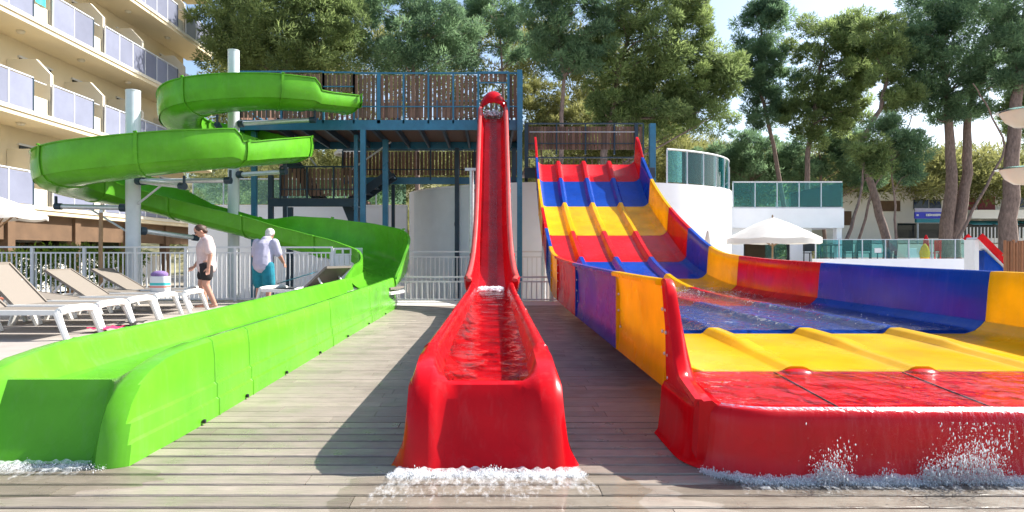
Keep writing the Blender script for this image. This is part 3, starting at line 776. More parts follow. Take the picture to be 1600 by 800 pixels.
# ================================================================ STEEL TOWER
tw = thing('slide_tower', 'dark blue steel tower with upper platform and brown slatted railings', 'tower', (-2.8, 17.5, -.6))
TY, TB = 16.75, 19.8; TX0, TX1, TZ = -6.55, .84, 4.53
plat = MB().box((TX0, TY, TZ - .05), (TX1, TB, TZ)).build('platform', 'slat', tw)
MB().box((TX0, TY - .03, TZ - .27), (TX1, TY - .002, TZ - .01)).build('edge_beam', 'steelblue', plat)
MB().box((TX0, TB + .002, TZ - .27), (TX1, TB + .03, TZ - .01)).build('edge_beam', 'steelblue', plat)
for sx_ in (TX0 - .03, TX1 + .002):
    MB().box((sx_, TY, TZ - .27), (sx_ + .028, TB, TZ - .01)).build('edge_beam', 'steelblue', plat)
x = TX0 + .35
while x < TX1:
    MB().bar((x, TY + .01, TZ - .16), (x, TB - .01, TZ - .16), .06, .18).build('joist', 'steeldark', plat); x += .62
def column(x, y, z0, z1, w=.13, m='steelblue', parent=tw):
    MB().box((x - w / 2, y - w / 2, z0), (x + w / 2, y + w / 2, z1)).build('column', m, parent)
for x in (-3.29, TX1 - .06): column(x, TY - .06 - .04, -.6, TZ - .28 if x < 0 else 5.8)
column(TX0 + .3, TY + .25, -.6, TZ - .27); column(-2.96, 18.2, -.6, TZ - .27, .15); column(-1.0, TB - .2, -.6, TZ - .27, .13, 'steeldark'); column(TX1 - .1, TB - .2, -.6, TZ - .27, .13, 'steeldark')
column(TX0 + .3, TB - .2, -.6, TZ - .27, .13, 'steeldark'); column(.45, 18.0, -.6, TZ - .27, .16, 'steeldark')
slat_me = {}
def slat_mesh(h, w=.084):
    k = (round(h, 2), w)
    if k not in slat_me:
        q = MB().box((-w / 2, -.011, 0), (w / 2, .011, h)); me = bpy.data.meshes.new('slat'); me.from_pydata(q.v, [], q.f); me.materials.append(M['slat']); slat_me[k] = me
    return slat_me[k]
def railing(name, a, b, z0, hgt, parent, step=.115, post_every=1.15, gapz=.06, thick=(), m='steelblue', skip=(), w=.084, top=1.0):
    a = Vector((a[0], a[1], 0)); b = Vector((b[0], b[1], 0)); L = (b - a).length; d = (b - a) / L; nrm = Vector((d.y, -d.x, 0))
    rl = MB().bar(a + Vector((0, 0, z0 + hgt)), b + Vector((0, 0, z0 + hgt)), .045, .04).build(name, m, parent)
    MB().bar(a + Vector((0, 0, z0 + hgt * .28)) + nrm * .02, b + Vector((0, 0, z0 + hgt * .28)) + nrm * .02, .025, .03).build('mid_rail', m, rl)
    ang = math.atan2(d.y, d.x); s = .05; i = 0
    while s < L - .03:
        if not any(lo <= s <= hi for lo, hi in skip):
            p = a + d * s - nrm * .03; hs = round(hgt * top - gapz - .05, 2)
            o = link('slat', slat_mesh(hs, w), rl); o.location = (p.x, p.y, z0 + gapz); o.rotation_euler.z = ang + random.uniform(-.03, .03)
        s += step * random.uniform(.94, 1.06); i += 1
    n = max(1, round(L / post_every))
    for k in range(n + 1):
        p = a + d * (L * k / n); ww = .09 if k in thick else .045
        MB().box((p.x - ww / 2, p.y - .03, z0 - .1), (p.x + ww / 2, p.y + .03, z0 + hgt - .022)).build('post', m, rl)
    return rl
railing('railing', (-3.55, TY), (-.30, TY), TZ, 1.22, tw, thick=(1,), post_every=.66)
railing('railing', (.50, TY), (TX1, TY), TZ, 1.22, tw)
railing('railing', (-4.35, TY), (-3.55, TY), TZ + .72, .52, tw, gapz=.02, post_every=.8)
railing('railing', (TX0, TY), (-4.35, TY), TZ, 1.26, tw)
railing('railing', (TX0, TB), (TX1, TB), TZ, 1.22, tw, step=.16)
railing('railing', (TX0, TY), (TX0, TB), TZ, 1.22, tw)
railing('railing', (TX1, TY + .1), (TX1, TB), TZ, 1.22, tw)
# gate frame over the red chute
gf = MB().box((-.32, TY - .04, TZ), (-.27, TY + .02, TZ + 1.26)).build('gate_frame', 'steelblue', tw)
MB().box((.46, TY - .04, TZ), (.51, TY + .02, TZ + 1.26)).build('gate_post', 'steelblue', gf)
MB().box((-.27, TY - .03, TZ + 1.2), (.46, TY + .01, TZ + 1.26)).build('gate_lintel', 'steelblue', gf)
MB().box((-.27, TY - .02, TZ + .95), (.46, TY, TZ + .985)).build('gate_bar', 'steelblue', gf)
for k in range(6):
    o = link('slat', slat_mesh(.22), gf); o.location = (-.2 + k * .12, TY + .02, TZ + .98)
# lower landing
LY = 17.9; LX0, LX1, LZ = -6.15, -3.62, 2.58
ld = MB().box((LX0, LY, LZ - .06), (LX1, LY + 1.6, LZ)).build('landing', 'slat', tw)
MB().box((LX0, LY - .03, LZ - .24), (LX1, LY - .002, LZ - .01)).build('edge_beam', 'steeldark', ld)
railing('railing', (LX0 + .3, LY), (LX1, LY), LZ, .88, tw, step=.11, m='steeldark', post_every=.8)
for x in (LX0, LX0 + .55, LX1 - .1): column(x, LY + .1, -.6, LZ + (.65 if x == LX0 else -.25), .13, 'steeldark')
column(LX1 - .02, 17.45, -.6, TZ - .27, .1)
# middle walkway
WY = 20.05; WX0, WX1, WZ = -4.6, .9, 3.42
wk = MB().box((WX0, WY, WZ - .06), (WX1, WY + 1.3, WZ)).build('walkway', 'slat', tw)
MB().box((WX0, WY - .03, WZ - .22), (WX1, WY - .002, WZ - .01)).build('edge_beam', 'steelblue', wk)
railing('railing', (WX0, WY), (WX1, WY), WZ, .85, tw, step=.115, m='steeldark', post_every=1.4)
for x in (-3.05, -.9): column(x, WY + .2, -.6, WZ - .23, .1, 'steeldark')
# stairs
def stairs(a, b, width, parent, n=9):
    a = Vector(a); b = Vector(b)
    st = MB().bar(a + Vector((0, -width / 2, 0)), b + Vector((0, -width / 2, 0)), .05, .24).build('stair_stringer', 'steeldark', parent)
    MB().bar(a + Vector((0, width / 2, 0)), b + Vector((0, width / 2, 0)), .05, .24).build('stair_stringer', 'steeldark', parent)
    for k in range(n):
        p = a.lerp(b, (k + .5) / n); MB().box((p.x - .13, p.y - width / 2 + .03, p.z - .02), (p.x + .13, p.y + width / 2 - .03, p.z + .02)).build('tread', 'steeldark', st)
    MB().bar(a + Vector((0, -width / 2, .9)), b + Vector((0, -width / 2, .9)), .04, .04).build('hand_rail', 'galvpaint', st)
stairs((-4.1, 19.3, LZ), (-2.9, 19.3, WZ), .9, tw, 5)
stairs((-2.9, 18.9, -.55), (-4.15, 18.9, LZ - .1), .9, tw, 12)
stairs((-4.9, 18.6, LZ), (-6.2, 18.6, TZ - .2), .8, tw, 9)
# low platform behind the lane slide
lpf = thing('start_platform', 'steel start platform with slatted back railing above the lane slide', 'platform', (2.9, 19.2, -.6))
MB().box((1.0, 18.4, 3.42), (4.75, 20.2, 3.5)).build('floor', 'slat', lpf)
MB().box((1.0, 18.37, 3.2), (4.75, 18.398, 3.49)).build('edge_beam', 'steeldark', lpf)
railing('railing', (1.2, 20.2), (4.85, 20.2), 4.25, 1.08 - .2, lpf, step=.10, m='steeldark', post_every=.95, top=.95)
railing('railing', (1.2, 20.15), (4.85, 20.15), 3.5, .55, lpf, step=.2, m='steeldark', post_every=1.9, w=.03)
column(4.83, 19.0, -.6, 4.88, .17, 'steelblue', lpf); column(1.15, 20.1, -.6, 5.12, .1, 'steeldark', lpf); column(4.6, 20.1, -.6, 5.12, .1, 'steeldark', lpf)
MB().box((1.25, 20.06, 4.83), (4.6, 20.08, 4.85)).build('cable_rail', 'galvpaint', lpf)

# ================================================================ WHITE ROTUNDA + TERRACE
rot = thing('rotunda', 'curved white rendered pump house wall behind the slides', 'building', (2.8, 22.6, -.6))
RC = Vector((2.78, 22.8, 0)); RA, RBy, RZ = 5.62, 4.25, 3.12
def rp(a, z, k=1.0): return RC + Vector((RA * k * math.cos(a), RBy * k * math.sin(a), z))
ring0 = []
N = 96
MB().loft([[rp(2 * math.pi * k / N, z) for k in range(N)] for z in (-.6, RZ)]).build('wall', 'white', rot, smooth=40)
# grey door panel on the left of the curve
a0, a1 = R(200), R(233.4)
MB().loft([[rp(a0 + (a1 - a0) * k / 14, z, 1.004) for k in range(15)] + [rp(a1 - (a1 - a0) * k / 14, z, .999) for k in range(15)] for z in (-.6, RZ - .06)]).build('door_panel', 'greydoor', rot, smooth=40)
p = rp(R(227.7), 1.93, 1.006)
MB().ell(p, (.06, .05, .13), 8, 6).build('door_handle', 'blackmetal', rot, smooth=60)
# curved glass balustrade on top
gb = thing('glass_balustrade', 'curved teal glass balustrade on top of white rotunda', 'railing', rp(R(320), RZ))
n = 7; A0, A1 = R(-63), R(-4)
for k in range(n):
    b0 = A0 + (A1 - A0) * k / n + .004; b1 = A0 + (A1 - A0) * (k + 1) / n - .004
    MB().loft([[rp(b0 + (b1 - b0) * t / 4, z, .985) for t in range(5)] + [rp(b1 - (b1 - b0) * t / 4, z, .982) for t in range(5)] for z in (RZ + .04, RZ + .98)]).build('pane', 'glass', gb)
    q = rp(b0 - .004, 0, .983)
    MB().box((q.x - .02, q.y - .02, RZ), (q.x + .02, q.y + .02, RZ + 1.0)).build('post', 'galvpaint', gb)
MB().tube([rp(A0 + (A1 - A0) * k / 24, RZ + 1.02, .983) for k in range(25)], .03, 8).build('top_rail', 'whitepaint', gb, smooth=40)
q = rp(A1 + .02, 0, .98); MB().box((q.x - .16, q.y - .1, RZ), (q.x + .16, q.y + .12, RZ + .95)).build('end_pier', 'white', gb)
# terrace building to the right
tb = thing('terrace_building', 'white flat roofed bar building beside the rotunda', 'building', (10.3, 23, -.6))
BX0, BX1, BY = 8.42, 12.35, 22.3
MB().box((BX0, BY, 1.92), (BX1, BY + 6, 2.6)).build('roof_slab', 'white', tb)
MB().box((BX0, BY + .3, -.6), (BX0 + .55, BY + .5, 1.918)).build('wall', 'white', tb)
MB().box((BX0 + 2.2, BY + .3, -.6), (BX0 + 2.95, BY + .5, 1.918)).build('wall', 'white', tb)
MB().box((BX0 + .552, BY + .3, 1.42), (BX0 + 2.198, BY + .5, 1.918)).build('wall', 'white', tb)
MB().box((BX0 + .5, BY + 2.0, -.6), (BX0 + 2.4, BY + 2.1, 1.9)).build('wall', 'brownwall', tb)
MB().box((BX1 - .2, BY + .1, -.6), (BX1 - .02, BY + .35, 1.918)).build('pillar', 'white', tb)
MB().box((BX0 + .553, BY + .36, -.6), (BX0 + .62, BY + .44, 1.418)).build('door_frame', 'blackmetal', tb)
MB().box((BX0 + 2.13, BY + .36, -.6), (BX0 + 2.197, BY + .44, 1.418)).build('door_frame', 'blackmetal', tb)
MB().box((BX0 + 1.35, BY + .38, -.6), (BX0 + 2.12, BY + .40, 1.41)).build('door_pane', 'clear', tb)
gb2 = thing('glass_balustrade', 'straight teal glass balustrade on the flat terrace roof', 'railing', (10.3, BY + .1, 2.6))
for k in range(5):
    x0 = BX0 + .1 + k * .77; MB().box((x0 + .01, BY + .09, 2.66), (x0 + .76, BY + .105, 3.5)).build('pane', 'glass', gb2)
    MB().box((x0 - .02, BY + .07, 2.6), (x0 + .02 - .012, BY + .12, 3.53)).build('post', 'galvpaint', gb2)
MB().box((BX0 + .08, BY + .07, 3.505), (BX1 - .02, BY + .12, 3.55)).build('top_rail', 'whitepaint', gb2)
MB().box((BX0 + .08, BY + .08, 2.61), (BX1 - .02, BY + .11, 2.65)).build('bottom_rail', 'whitepaint', gb2)
MB().box((BX1 - .04, BY + .1, 2.66), (BX1 - .025, BY + 4, 3.5)).build('side_pane', 'glass', gb2)
rw = thing('retaining_wall', 'white retaining wall behind the tower, left of the rotunda', 'wall', (-6, 22.4, -.6))
MB().box((-10.5, 22.3, -.6), (-2.9, 22.6, 2.66)).build('wall', 'white', rw); MB().box((-10.52, 22.27, 2.662), (-2.9, 22.63, 2.72)).build('coping', 'white', rw)
gb3 = thing('glass_balustrade', 'pale glass balustrade on the retaining wall behind the tower', 'railing', (-6, 22.45, 2.72))
for k in range(7):
    x0 = -10.4 + k * 1.07; MB().box((x0 + .02, 22.44, 2.76), (x0 + 1.05, 22.455, 3.6)).build('pane', 'clear', gb3); MB().box((x0 - .018, 22.42, 2.722), (x0 + .016, 22.47, 3.62)).build('post', 'galvpaint', gb3)
MB().box((-10.42, 22.42, 3.622), (-2.95, 22.47, 3.66)).build('top_rail', 'galvpaint', gb3)
# thin grey pole by the red chute
t = thing('metal_pole', 'thin grey metal pole with small crossbar left of red chute', 'pole', PG(737, 15.2, -.6))
q = PG(737, 15.2); MB().tube([(q.x, q.y, -.6), (q.x, q.y, 3.0)], .055, 10).build('shaft', 'galv', t, smooth=40)
MB().box((q.x - .16, q.y - .05, 3.0), (q.x + .16, q.y + .05, 3.06)).build('crossbar', 'galv', t)

# ================================================================ FENCES
bar_me = {}
def picket_mesh(h, w):
    k = (round(h, 3), w)
    if k not in bar_me:
        q = MB().box((-w / 2, -w / 2, 0), (w / 2, w / 2, h)); me = bpy.data.meshes.new('picket'); me.from_pydata(q.v, [], q.f); me.materials.append(M['whitepaint']); bar_me[k] = me
    return bar_me[k]
def fence(label, a, b, base, hgt, step, post_every, topgap=.12, w=.022, m='whitepaint', group=None):
    a = Vector(a); b = Vector(b); L = (b - a).length; d = (b - a) / L
    t = thing('fence', label, 'fence', (a + b) / 2 + Vector((0, 0, base)), group)
    up = Vector((0, 0, 1))
    MB().bar(a + up * (base + hgt), b + up * (base + hgt), .05, .035).build('top_rail', m, t)
    MB().bar(a + up * (base + hgt - topgap), b + up * (base + hgt - topgap), .03, .03).build('mid_rail', m, t)
    MB().bar(a + up * (base + .06), b + up * (base + .06), .03, .03).build('bottom_rail', m, t)
    n = int(L / step); ang = math.atan2(d.y, d.x)
    for k in range(n):
        p = a + d * (k + .5) * L / n
        o = link('picket', picket_mesh(hgt - topgap - .06, w), t); o.matrix_parent_inverse = Matrix.Translation(-Vector(t['_l']))
        o.location = (p.x, p.y, base + .06); o.rotation_euler.z = ang
    m_ = max(1, round(L / post_every))
    for k in range(m_ + 1):
        p = a + d * L * k / m_
        MB().box((p.x - .028, p.y - .028, base - .0 if base > -.1 else base), (p.x + .028, p.y + .028, base + hgt - .018)).build('post', m, t)
    return t
fence('long white picket railing behind the sun loungers', (-10.6, 13.3, 0), (-3.45, 14.05, 0), .0, 1.17, .095, 1.05)
t = thing('white_gate', 'white boarded gate panel at the end of the railing by green slide', 'gate', (-3.15, 14.08, 0))
for k in range(5):
    MB().box((-3.42 + k * .115, 14.07, .05), (-3.42 + k * .115 + .105, 14.10, 1.0)).build('board', 'whitepaint', t)
fr = MB().box((-3.43, 14.06, 1.002), (-2.85, 14.11, 1.03)).build('frame_rail', 'whitepaint', t)
MB().box((-3.43, 14.06, 1.12), (-2.85, 14.11, 1.16)).build('frame_rail', 'whitepaint', t)
for k in range(4): MB().box((-3.43 + k * .18, 14.065, 1.032), (-3.39 + k * .18, 14.105, 1.118)).build('frame_stile', 'whitepaint', t)
MB().box((-2.84, 14.06, 0), (-2.80, 14.11, 1.16)).build('post', 'whitepaint', t)
fence('low white railing at deck end left of the red slide', (-2.0, 13.75, 0), (-.42, 13.75, 0), -.012, .54, .115, 1.4, .1)
fence('low white railing at deck end right of the red slide', (.52, 13.75, 0), (1.5, 13.75, 0), -.012, .54, .105, 1.4, .1)
fence('taller pale railing in front of the grey rotunda door', (-2.2, 16.9, 0), (-.45, 16.9, 0), -.6, 1.68, .11, 1.6, .14)
fence('pale railing between red chute and lane slide by rotunda', (.45, 16.9, 0), (1.55, 16.9, 0), -.6, 1.68, .11, 1.6, .14)

# ================================================================ HOTEL
ho = thing('hotel', 'cream hotel with stacked balconies and frosted glass fronts', 'building', (-15.5, 24, -.6))
XF, XW = -14.1, -15.6
MB().box((XW - 9, 12.5, 2.3), (XW, 32.6, 17)).build('wall', 'cream', ho)
MB().box((XW - 9, 12.5, -.6), (XW - 2.5, 32.2, 2.29)).build('ground_floor_wall', 'brownwall', ho)
mods = [(13.0, 15.9), (16.7, 19.75), (20.65, 22.75), (23.45, 28.9), (29.7, 32.7)]
for lev, z in enumerate((2.46, 5.36, 8.26, 11.16, 14.06)):
    # slab with rounded far end
    pts = [(XW + .01, 12.5), (XF, 12.5), (XF, 32.4), (XF - .12, 32.75), (XF - .45, 33.0), (XW + .01, 33.0)]
    sl = MB().prism([(a, b, 0) for a, b in pts], (0, 0, z - .2), (0, 0, z)).build('balcony_slab', 'cream', ho)
    MB().box((XF + .003, 12.5, z - .06), (XF + .05, 32.35, z + .06)).build('slab_edge', 'creamlight', sl)
    for mi, (ya, yb) in enumerate(mods):
        npan = max(2, round((yb - ya) / .98)); 
        rl = MB().box((XF - .02, ya, z + 1.08), (XF + .03, yb, z + 1.12)).build('balcony_rail', 'galvpaint', ho)
        for k in range(npan):
            y0 = ya + (yb - ya) * k / npan; y1 = ya + (yb - ya) * (k + 1) / npan
            MB().box((XF, y0 + .02, z + .08), (XF + .014, y1 - .02, z + 1.05)).build('frosted_pane', 'frost', rl)
            MB().box((XF - .015, y0 - .018, z + .065), (XF + .025, y0 + .018, z + 1.078)).build('rail_post', 'whitepaint', rl)
        MB().box((XF - .015, yb - .018, z + .065), (XF + .025, yb + .03, z + 1.078)).build('rail_post', 'steeldark', rl)
        MB().box((XF, yb + .035, z + .08), (XF + .012, yb + .055, z + 1.05)).build('rail_end', 'blackmetal', rl)
        # party wall with chamfered top
        yw = ya + .08
        MB().prism([(XW + .01, 0, z + .005), (XF - .08, 0, z + .005), (XF - .08, 0, z + 1.45), (XF - .55, 0, z + 1.95), (XW + .01, 0, z + 1.95)], (0, yw - .07, 0), (0, yw + .07, 0)).build('party_wall', 'creamlight', ho)
        if yb - ya > 4:
            ym = (ya + yb) / 2
            MB().prism([(XW + .01, 0, z + .005), (XF - .08, 0, z + .005), (XF - .08, 0, z + 1.45), (XF - .55, 0, z + 1.95), (XW + .01, 0, z + 1.95)], (0, ym - .07, 0), (0, ym + .07, 0)).build('party_wall', 'creamlight', ho)
        for yd in ([ya + 1.3] if yb - ya < 4 else [ya + 1.2, yb - 1.4]):
            dr = MB().box((XW + .01, yd - .75, z + .01), (XW + .05, yd + .75, z + 2.15)).build('balcony_door', 'darkglass', ho)
            MB().box((XW + .052, yd - .03, z + .02), (XW + .075, yd + .03, z + 2.14)).build('door_stile', 'whitepaint', dr)
            MB().box((XW + .01, yd - .82, z + 2.152), (XW + .08, yd + .82, z + 2.22)).build('door_head', 'whitepaint', dr)
        # low cream filler between modules
        if mi < len(mods) - 1:
            y2 = mods[mi + 1][0]
            MB().box((XF - .25, yb + .07, z + .005), (XF - .12, y2 - .03, z + .6)).build('filler_wall', 'creamlight', ho)
            MB().bar((XF - .19, yb + .07, z + 1.1), (XF - .19, y2 - .03, z + 1.1), .03, .03).build('filler_rail', 'galvpaint', ho)
MB().box((XF - .45, 12.5, 1.45), (XF - .3, 32, 2.255)).build('lintel_beam', 'brownwall', ho)
MB().box((XW - 2.4, 12.5, 1.9), (XF - .46, 32, 2.0)).build('soffit', 'brownwall', ho)
# ground-floor glazing and columns
y = 13.5
while y < 31:
    MB().box((XW - 2.45, y, -.3), (XW - 2.42, y + 2.2, 1.9)).build('shop_window', 'darkglass', ho)
    MB().box((XF - .5, y + 2.4, -.6), (XF - .2, y + 2.7, 2.25)).build('column', 'brownwall', ho)
    y += 3.1
for z in (5.36, 8.26, 11.16):
    for y in (17.6, 20.2, 23.2, 26.2, 29.4):
        MB().lathe([(.02, z - .30), (.10, z - .28), (.13, z - .23), (.12, z - .203)], (XW + .8, y, 0), 12, True).build('ceiling_lamp', 'lampwhite', ho, smooth=50)
tag(MB().loft([[Vector((XF - .07 + .015 * math.sin(b * 30), 20.2 + .25 * b, 9.38 - .5 * a)) for b in np.linspace(-1, 1, 9)] for a in np.linspace(0, 1, 6)], closed=False).build('towel', 'turq', None, smooth=60), 'turquoise towel hung over an upper hotel balcony', 'towel')
# things under the balconies
tag(MB().box((-15.1, 18, -.3), (-15.0, 30, .9)).build('bar_counter', 'limewhite'), 'pale bar counter under the hotel balconies behind railing', 'counter')

# ================================================================ FOLIAGE
def leaf_cloud(centers, radii, per, size, rg, squash=.75, up=.35):
    """thin needle blades radiating from clump centres; returns V, T, tone"""
    n = len(centers) * per
    c = np.repeat(np.asarray(centers), per, 0); rad = np.repeat(np.asarray(radii), per)
    d = rg.normal(size=(n, 3)); d /= np.linalg.norm(d, axis=1)[:, None]
    rr = rad * (.25 + .75 * rg.random(n) ** .6)
    p = c + d * rr[:, None] * np.array([1, 1, squash])
    ax = d + rg.normal(size=(n, 3)) * .5 + np.array([0, 0, up]); ax /= np.linalg.norm(ax, axis=1)[:, None]
    sd_ = np.cross(ax, rg.normal(size=(n, 3))); sd_ /= (np.linalg.norm(sd_, axis=1)[:, None] + 1e-6)
    ln = size * (.7 + .7 * rg.random(n)); wd = ln * (.10 + .07 * rg.random(n))
    a = p - sd_ * wd[:, None]; b = p + sd_ * wd[:, None]; e = p + ax * ln[:, None]
    V = np.stack([a, b, e], 1).reshape(-1, 3); T = np.arange(n * 3).reshape(-1, 3)
    tb_ = np.repeat(rg.random(len(centers)), per)
    tone_ = np.clip(.5 * tb_ + .3 * rg.random(n) + .15 * d[:, 2] + .05, 0, 1)
    return V, T, tone_
def blobs(px_list, Y, rg, dens=1.0, depth=.8):
    C = []; Rr = []
    for (x, y_, rx_, ry_) in px_list:
        c = np.array(P(x, y_, Y)); a = rx_ * Y / F; b = ry_ * Y / F; k = int(26 * dens * max(1, a * b / 2.2) ** .7)
        for _ in range(k):
            d = rg.normal(size=3); d /= np.linalg.norm(d); q = .25 + .75 * rg.random() ** .6
            C.append(c + d * q * np.array([a, a * depth, b])); Rr.append((.28 + .34 * rg.random()) * min(1.3, .55 + .25 * a))
    return np.array(C), np.array(Rr)
def tree(name, label, Y, trunk, crown, r0=.18, mat_='leaf', dens=1.0, per=120, size=.34, seed=1, limbs=7, cat='pine tree', group='pine trees behind the slides', trunks2=()):
    rg = np.random.default_rng(seed); rl = random.Random(seed)
    base = P(trunk[0][0], trunk[0][1], Y)
    t = thing(name, label, cat, (base.x, base.y, -.6), group)
    def trunk_path(tr, r):
        pts = [P(x, y_, Y) for x, y_ in tr]
        pts = [Vector((pts[0].x + (pts[0].x - pts[1].x) * .25, Y, -.6))] + pts
        fine = []
        for i in range(len(pts) - 1):
            for k in range(4):
                v = pts[i].lerp(pts[i + 1], k / 4); s = .05
                fine.append(v + Vector((rl.uniform(-s, s), rl.uniform(-s, s), 0)))
        fine.append(pts[-1]); n = len(fine)
        return fine, [r * (1 - .72 * i / (n - 1)) for i in range(n)]
    main, rs = trunk_path(trunk, r0)
    tr_o = MB().tube(main, rs, 9).build('trunk', 'bark', t, smooth=60)
    for tr2, r2 in trunks2:
        f2, rs2 = trunk_path(tr2, r2); MB().tube(f2, rs2, 9).build('trunk', 'bark', t, smooth=60)
    C, Rr = blobs(crown, Y, rg, dens)
    idx = rg.choice(len(C), min(limbs + len(crown) * 2, len(C)), replace=False)
    for j in idx:
        e = Vector(C[j]); s = min(range(len(main)), key=lambda i: (main[i] - (e - Vector((0, 0, (e - main[i]).length * .45)))).length)
        s = max(min(s, len(main) - 1), len(main) // 3); a = main[s]
        mid = a.lerp(e, .5) + Vector((rl.uniform(-.2, .2), rl.uniform(-.2, .2), rl.uniform(-.1, .35)))
        r = max(.022, rs[s] * .42)
        MB().tube([a, a.lerp(mid, .55) + Vector((0, 0, .05)), mid, mid.lerp(e, .6), e], [r, r * .8, r * .6, r * .4, r * .15], 6).build('limb', 'bark', tr_o, smooth=60)
    V, T, tn = leaf_cloud(C, Rr, int(per * 2.4), size * .5, rg)
    bulk('crown', V, T, mat_, t, tn)
    return t
B = 400
tree('pine_tree', 'sunlit brownish pine beyond the hotel end, above the green slide', 30, [(445, B), (440, 200), (448, 60)], [(430, 45, 105, 60), (370, 75, 60, 45), (505, 70, 75, 45), (460, -10, 90, 50), (350, 20, 50, 50), (540, 30, 45, 40), (420, 90, 90, 25)], .24, 'leaf', 1.1, 130, .36, 1)
tree('pine_tree', 'dense pine above the middle of the tower railing', 32, [(655, B), (650, 200), (645, 50)], [(650, 70, 85, 40), (600, 15, 65, 40), (690, 30, 70, 45), (640, 95, 95, 25), (560, -10, 60, 30)], .2, 'leafdark', 1.0, 130, .34, 2)
tree('pine_tree', 'loose pine with sky gaps left of the red hood', 37, [(786, B), (788, 180), (780, 40)], [(770, 30, 65, 40), (735, 85, 50, 30), (810, 70, 45, 40), (800, -10, 70, 35), (725, 10, 50, 45)], .16, 'leafdark', .8, 110, .34, 3)
tree('pine_tree', 'tall slim pine with grey trunk right of the tower', 28, [(876, B), (876, 240), (880, 120), (868, 20)], [(900, 20, 60, 55), (850, 40, 45, 45), (880, 85, 40, 35), (925, 70, 40, 40), (850, -20, 70, 30)], .17, 'leafdark', .9, 120, .32, 4)
tree('pine_tree', 'broad leaning pine with big rounded crown above the lane slide', 29, [(940, B), (945, 240), (962, 140), (985, 40)], [(1000, 40, 90, 60), (1060, 110, 90, 55), (1095, 165, 65, 45), (975, 110, 65, 50), (1085, 40, 40, 55), (1030, 175, 75, 40), (1040, -20, 90, 40), (1130, 120, 40, 40), (960, 170, 45, 30)], .26, 'leaf', 1.15, 140, .34, 5)
tree('pine_tree', 'slim tall pine just right of the sky gap', 34, [(1236, B), (1215, 260), (1185, 130), (1190, 40)], [(1190, 50, 42, 50), (1170, 110, 38, 50), (1212, 120, 45, 45), (1205, 15, 30, 25), (1195, 170, 40, 35)], .17, 'leafdark', 1.0, 130, .34, 6)
tree('pine_tree', 'bushy pine with wide olive crown left of the second gap', 33, [(1262, B), (1262, 240), (1275, 150), (1290, 60)], [(1290, 65, 60, 45), (1340, 60, 55, 40), (1300, 130, 60, 45), (1260, 185, 50, 45), (1320, 180, 45, 45), (1350, 110, 40, 40)], .19, 'leaf', 1.1, 130, .34, 7)
tree('pine_tree', 'pale pine with leaning forked grey trunk in front of far building', 29, [(1384, 372), (1366, 300), (1343, 228), (1375, 170), (1392, 90)], [(1385, 100, 40, 45), (1375, 55, 38, 35), (1405, 150, 30, 25)], .22, 'leaf', .8, 120, .3, 8, 4, trunks2=[([(1340, 385), (1362, 300), (1400, 240), (1425, 180)], .08)])
tree('pine_tree', 'big dark pine with twin trunks at the right', 30, [(1478, 372), (1487, 270), (1482, 170), (1470, 80)], [(1450, 45, 65, 50), (1520, 35, 75, 50), (1480, 110, 75, 38), (1545, 110, 50, 35), (1420, 80, 45, 40), (1500, -15, 100, 35), (1500, 165, 50, 28), (1440, 150, 40, 25)], .36, 'leafdark', 1.15, 140, .3, 9, trunks2=[([(1492, 372), (1512, 270), (1512, 180), (1530, 80)], .33)])
tree('pine_tree', 'thick trunked pine at the right edge of the picture', 27, [(1575, 372), (1580, 250), (1592, 130), (1596, 40)], [(1590, 50, 45, 45), (1620, 90, 50, 45), (1580, 5, 60, 35), (1600, 120, 40, 25)], .42, 'leafdark', 1.0, 130, .28, 10, trunks2=[([(1498, 372), (1540, 290), (1572, 230), (1545, 170), (1520, 130)], .075)])
tree('pine_tree', 'dark low pine between the glass balustrades', 38, [(1180, B), (1175, 300), (1170, 240)], [(1165, 235, 50, 35), (1120, 250, 40, 30), (1200, 250, 45, 30), (1165, 275, 60, 25)], .16, 'leafdark', 1.0, 120, .36, 11)
tree('pine_tree', 'dark low pine behind the flat terrace roof', 38, [(1290, B), (1285, 300), (1280, 240)], [(1270, 240, 55, 35), (1325, 250, 45, 32), (1250, 270, 50, 25), (1315, 215, 40, 30), (1355, 265, 35, 30)], .16, 'leafdark', 1.0, 120, .36, 12)
tree('pine_tree', 'thin pine with straight stem before the blue sign', 26, [(1399, 385), (1398, 300), (1388, 200)], [(1420, 230, 32, 28), (1392, 205, 30, 26), (1425, 265, 25, 20)], .07, 'leafdark', .8, 100, .28, 13, 4)
tree('pine_tree', 'sunny yellowish pine showing right of the tower column', 40, [(850, B), (848, 300), (845, 200)], [(845, 165, 40, 45), (830, 220, 45, 35), (900, 200, 45, 40), (990, 215, 50, 35), (940, 230, 50, 30)], .15, 'leafyel', .9, 120, .4, 14)
tree('pine_tree', 'thin leaning pine beside the terrace corner', 26, [(1318, 392), (1340, 320), (1352, 250)], [(1350, 235, 30, 25), (1372, 255, 25, 20)], .11, 'leaf', .7, 90, .28, 15, 3)
tree('pine_tree', 'pine crown hanging in from the top right corner', 30, [(1645, B), (1640, 200), (1630, 40)], [(1640, 60, 60, 60), (1600, 170, 35, 40), (1640, 180, 60, 50)], .2, 'leaf', 1, 120, .34, 16)

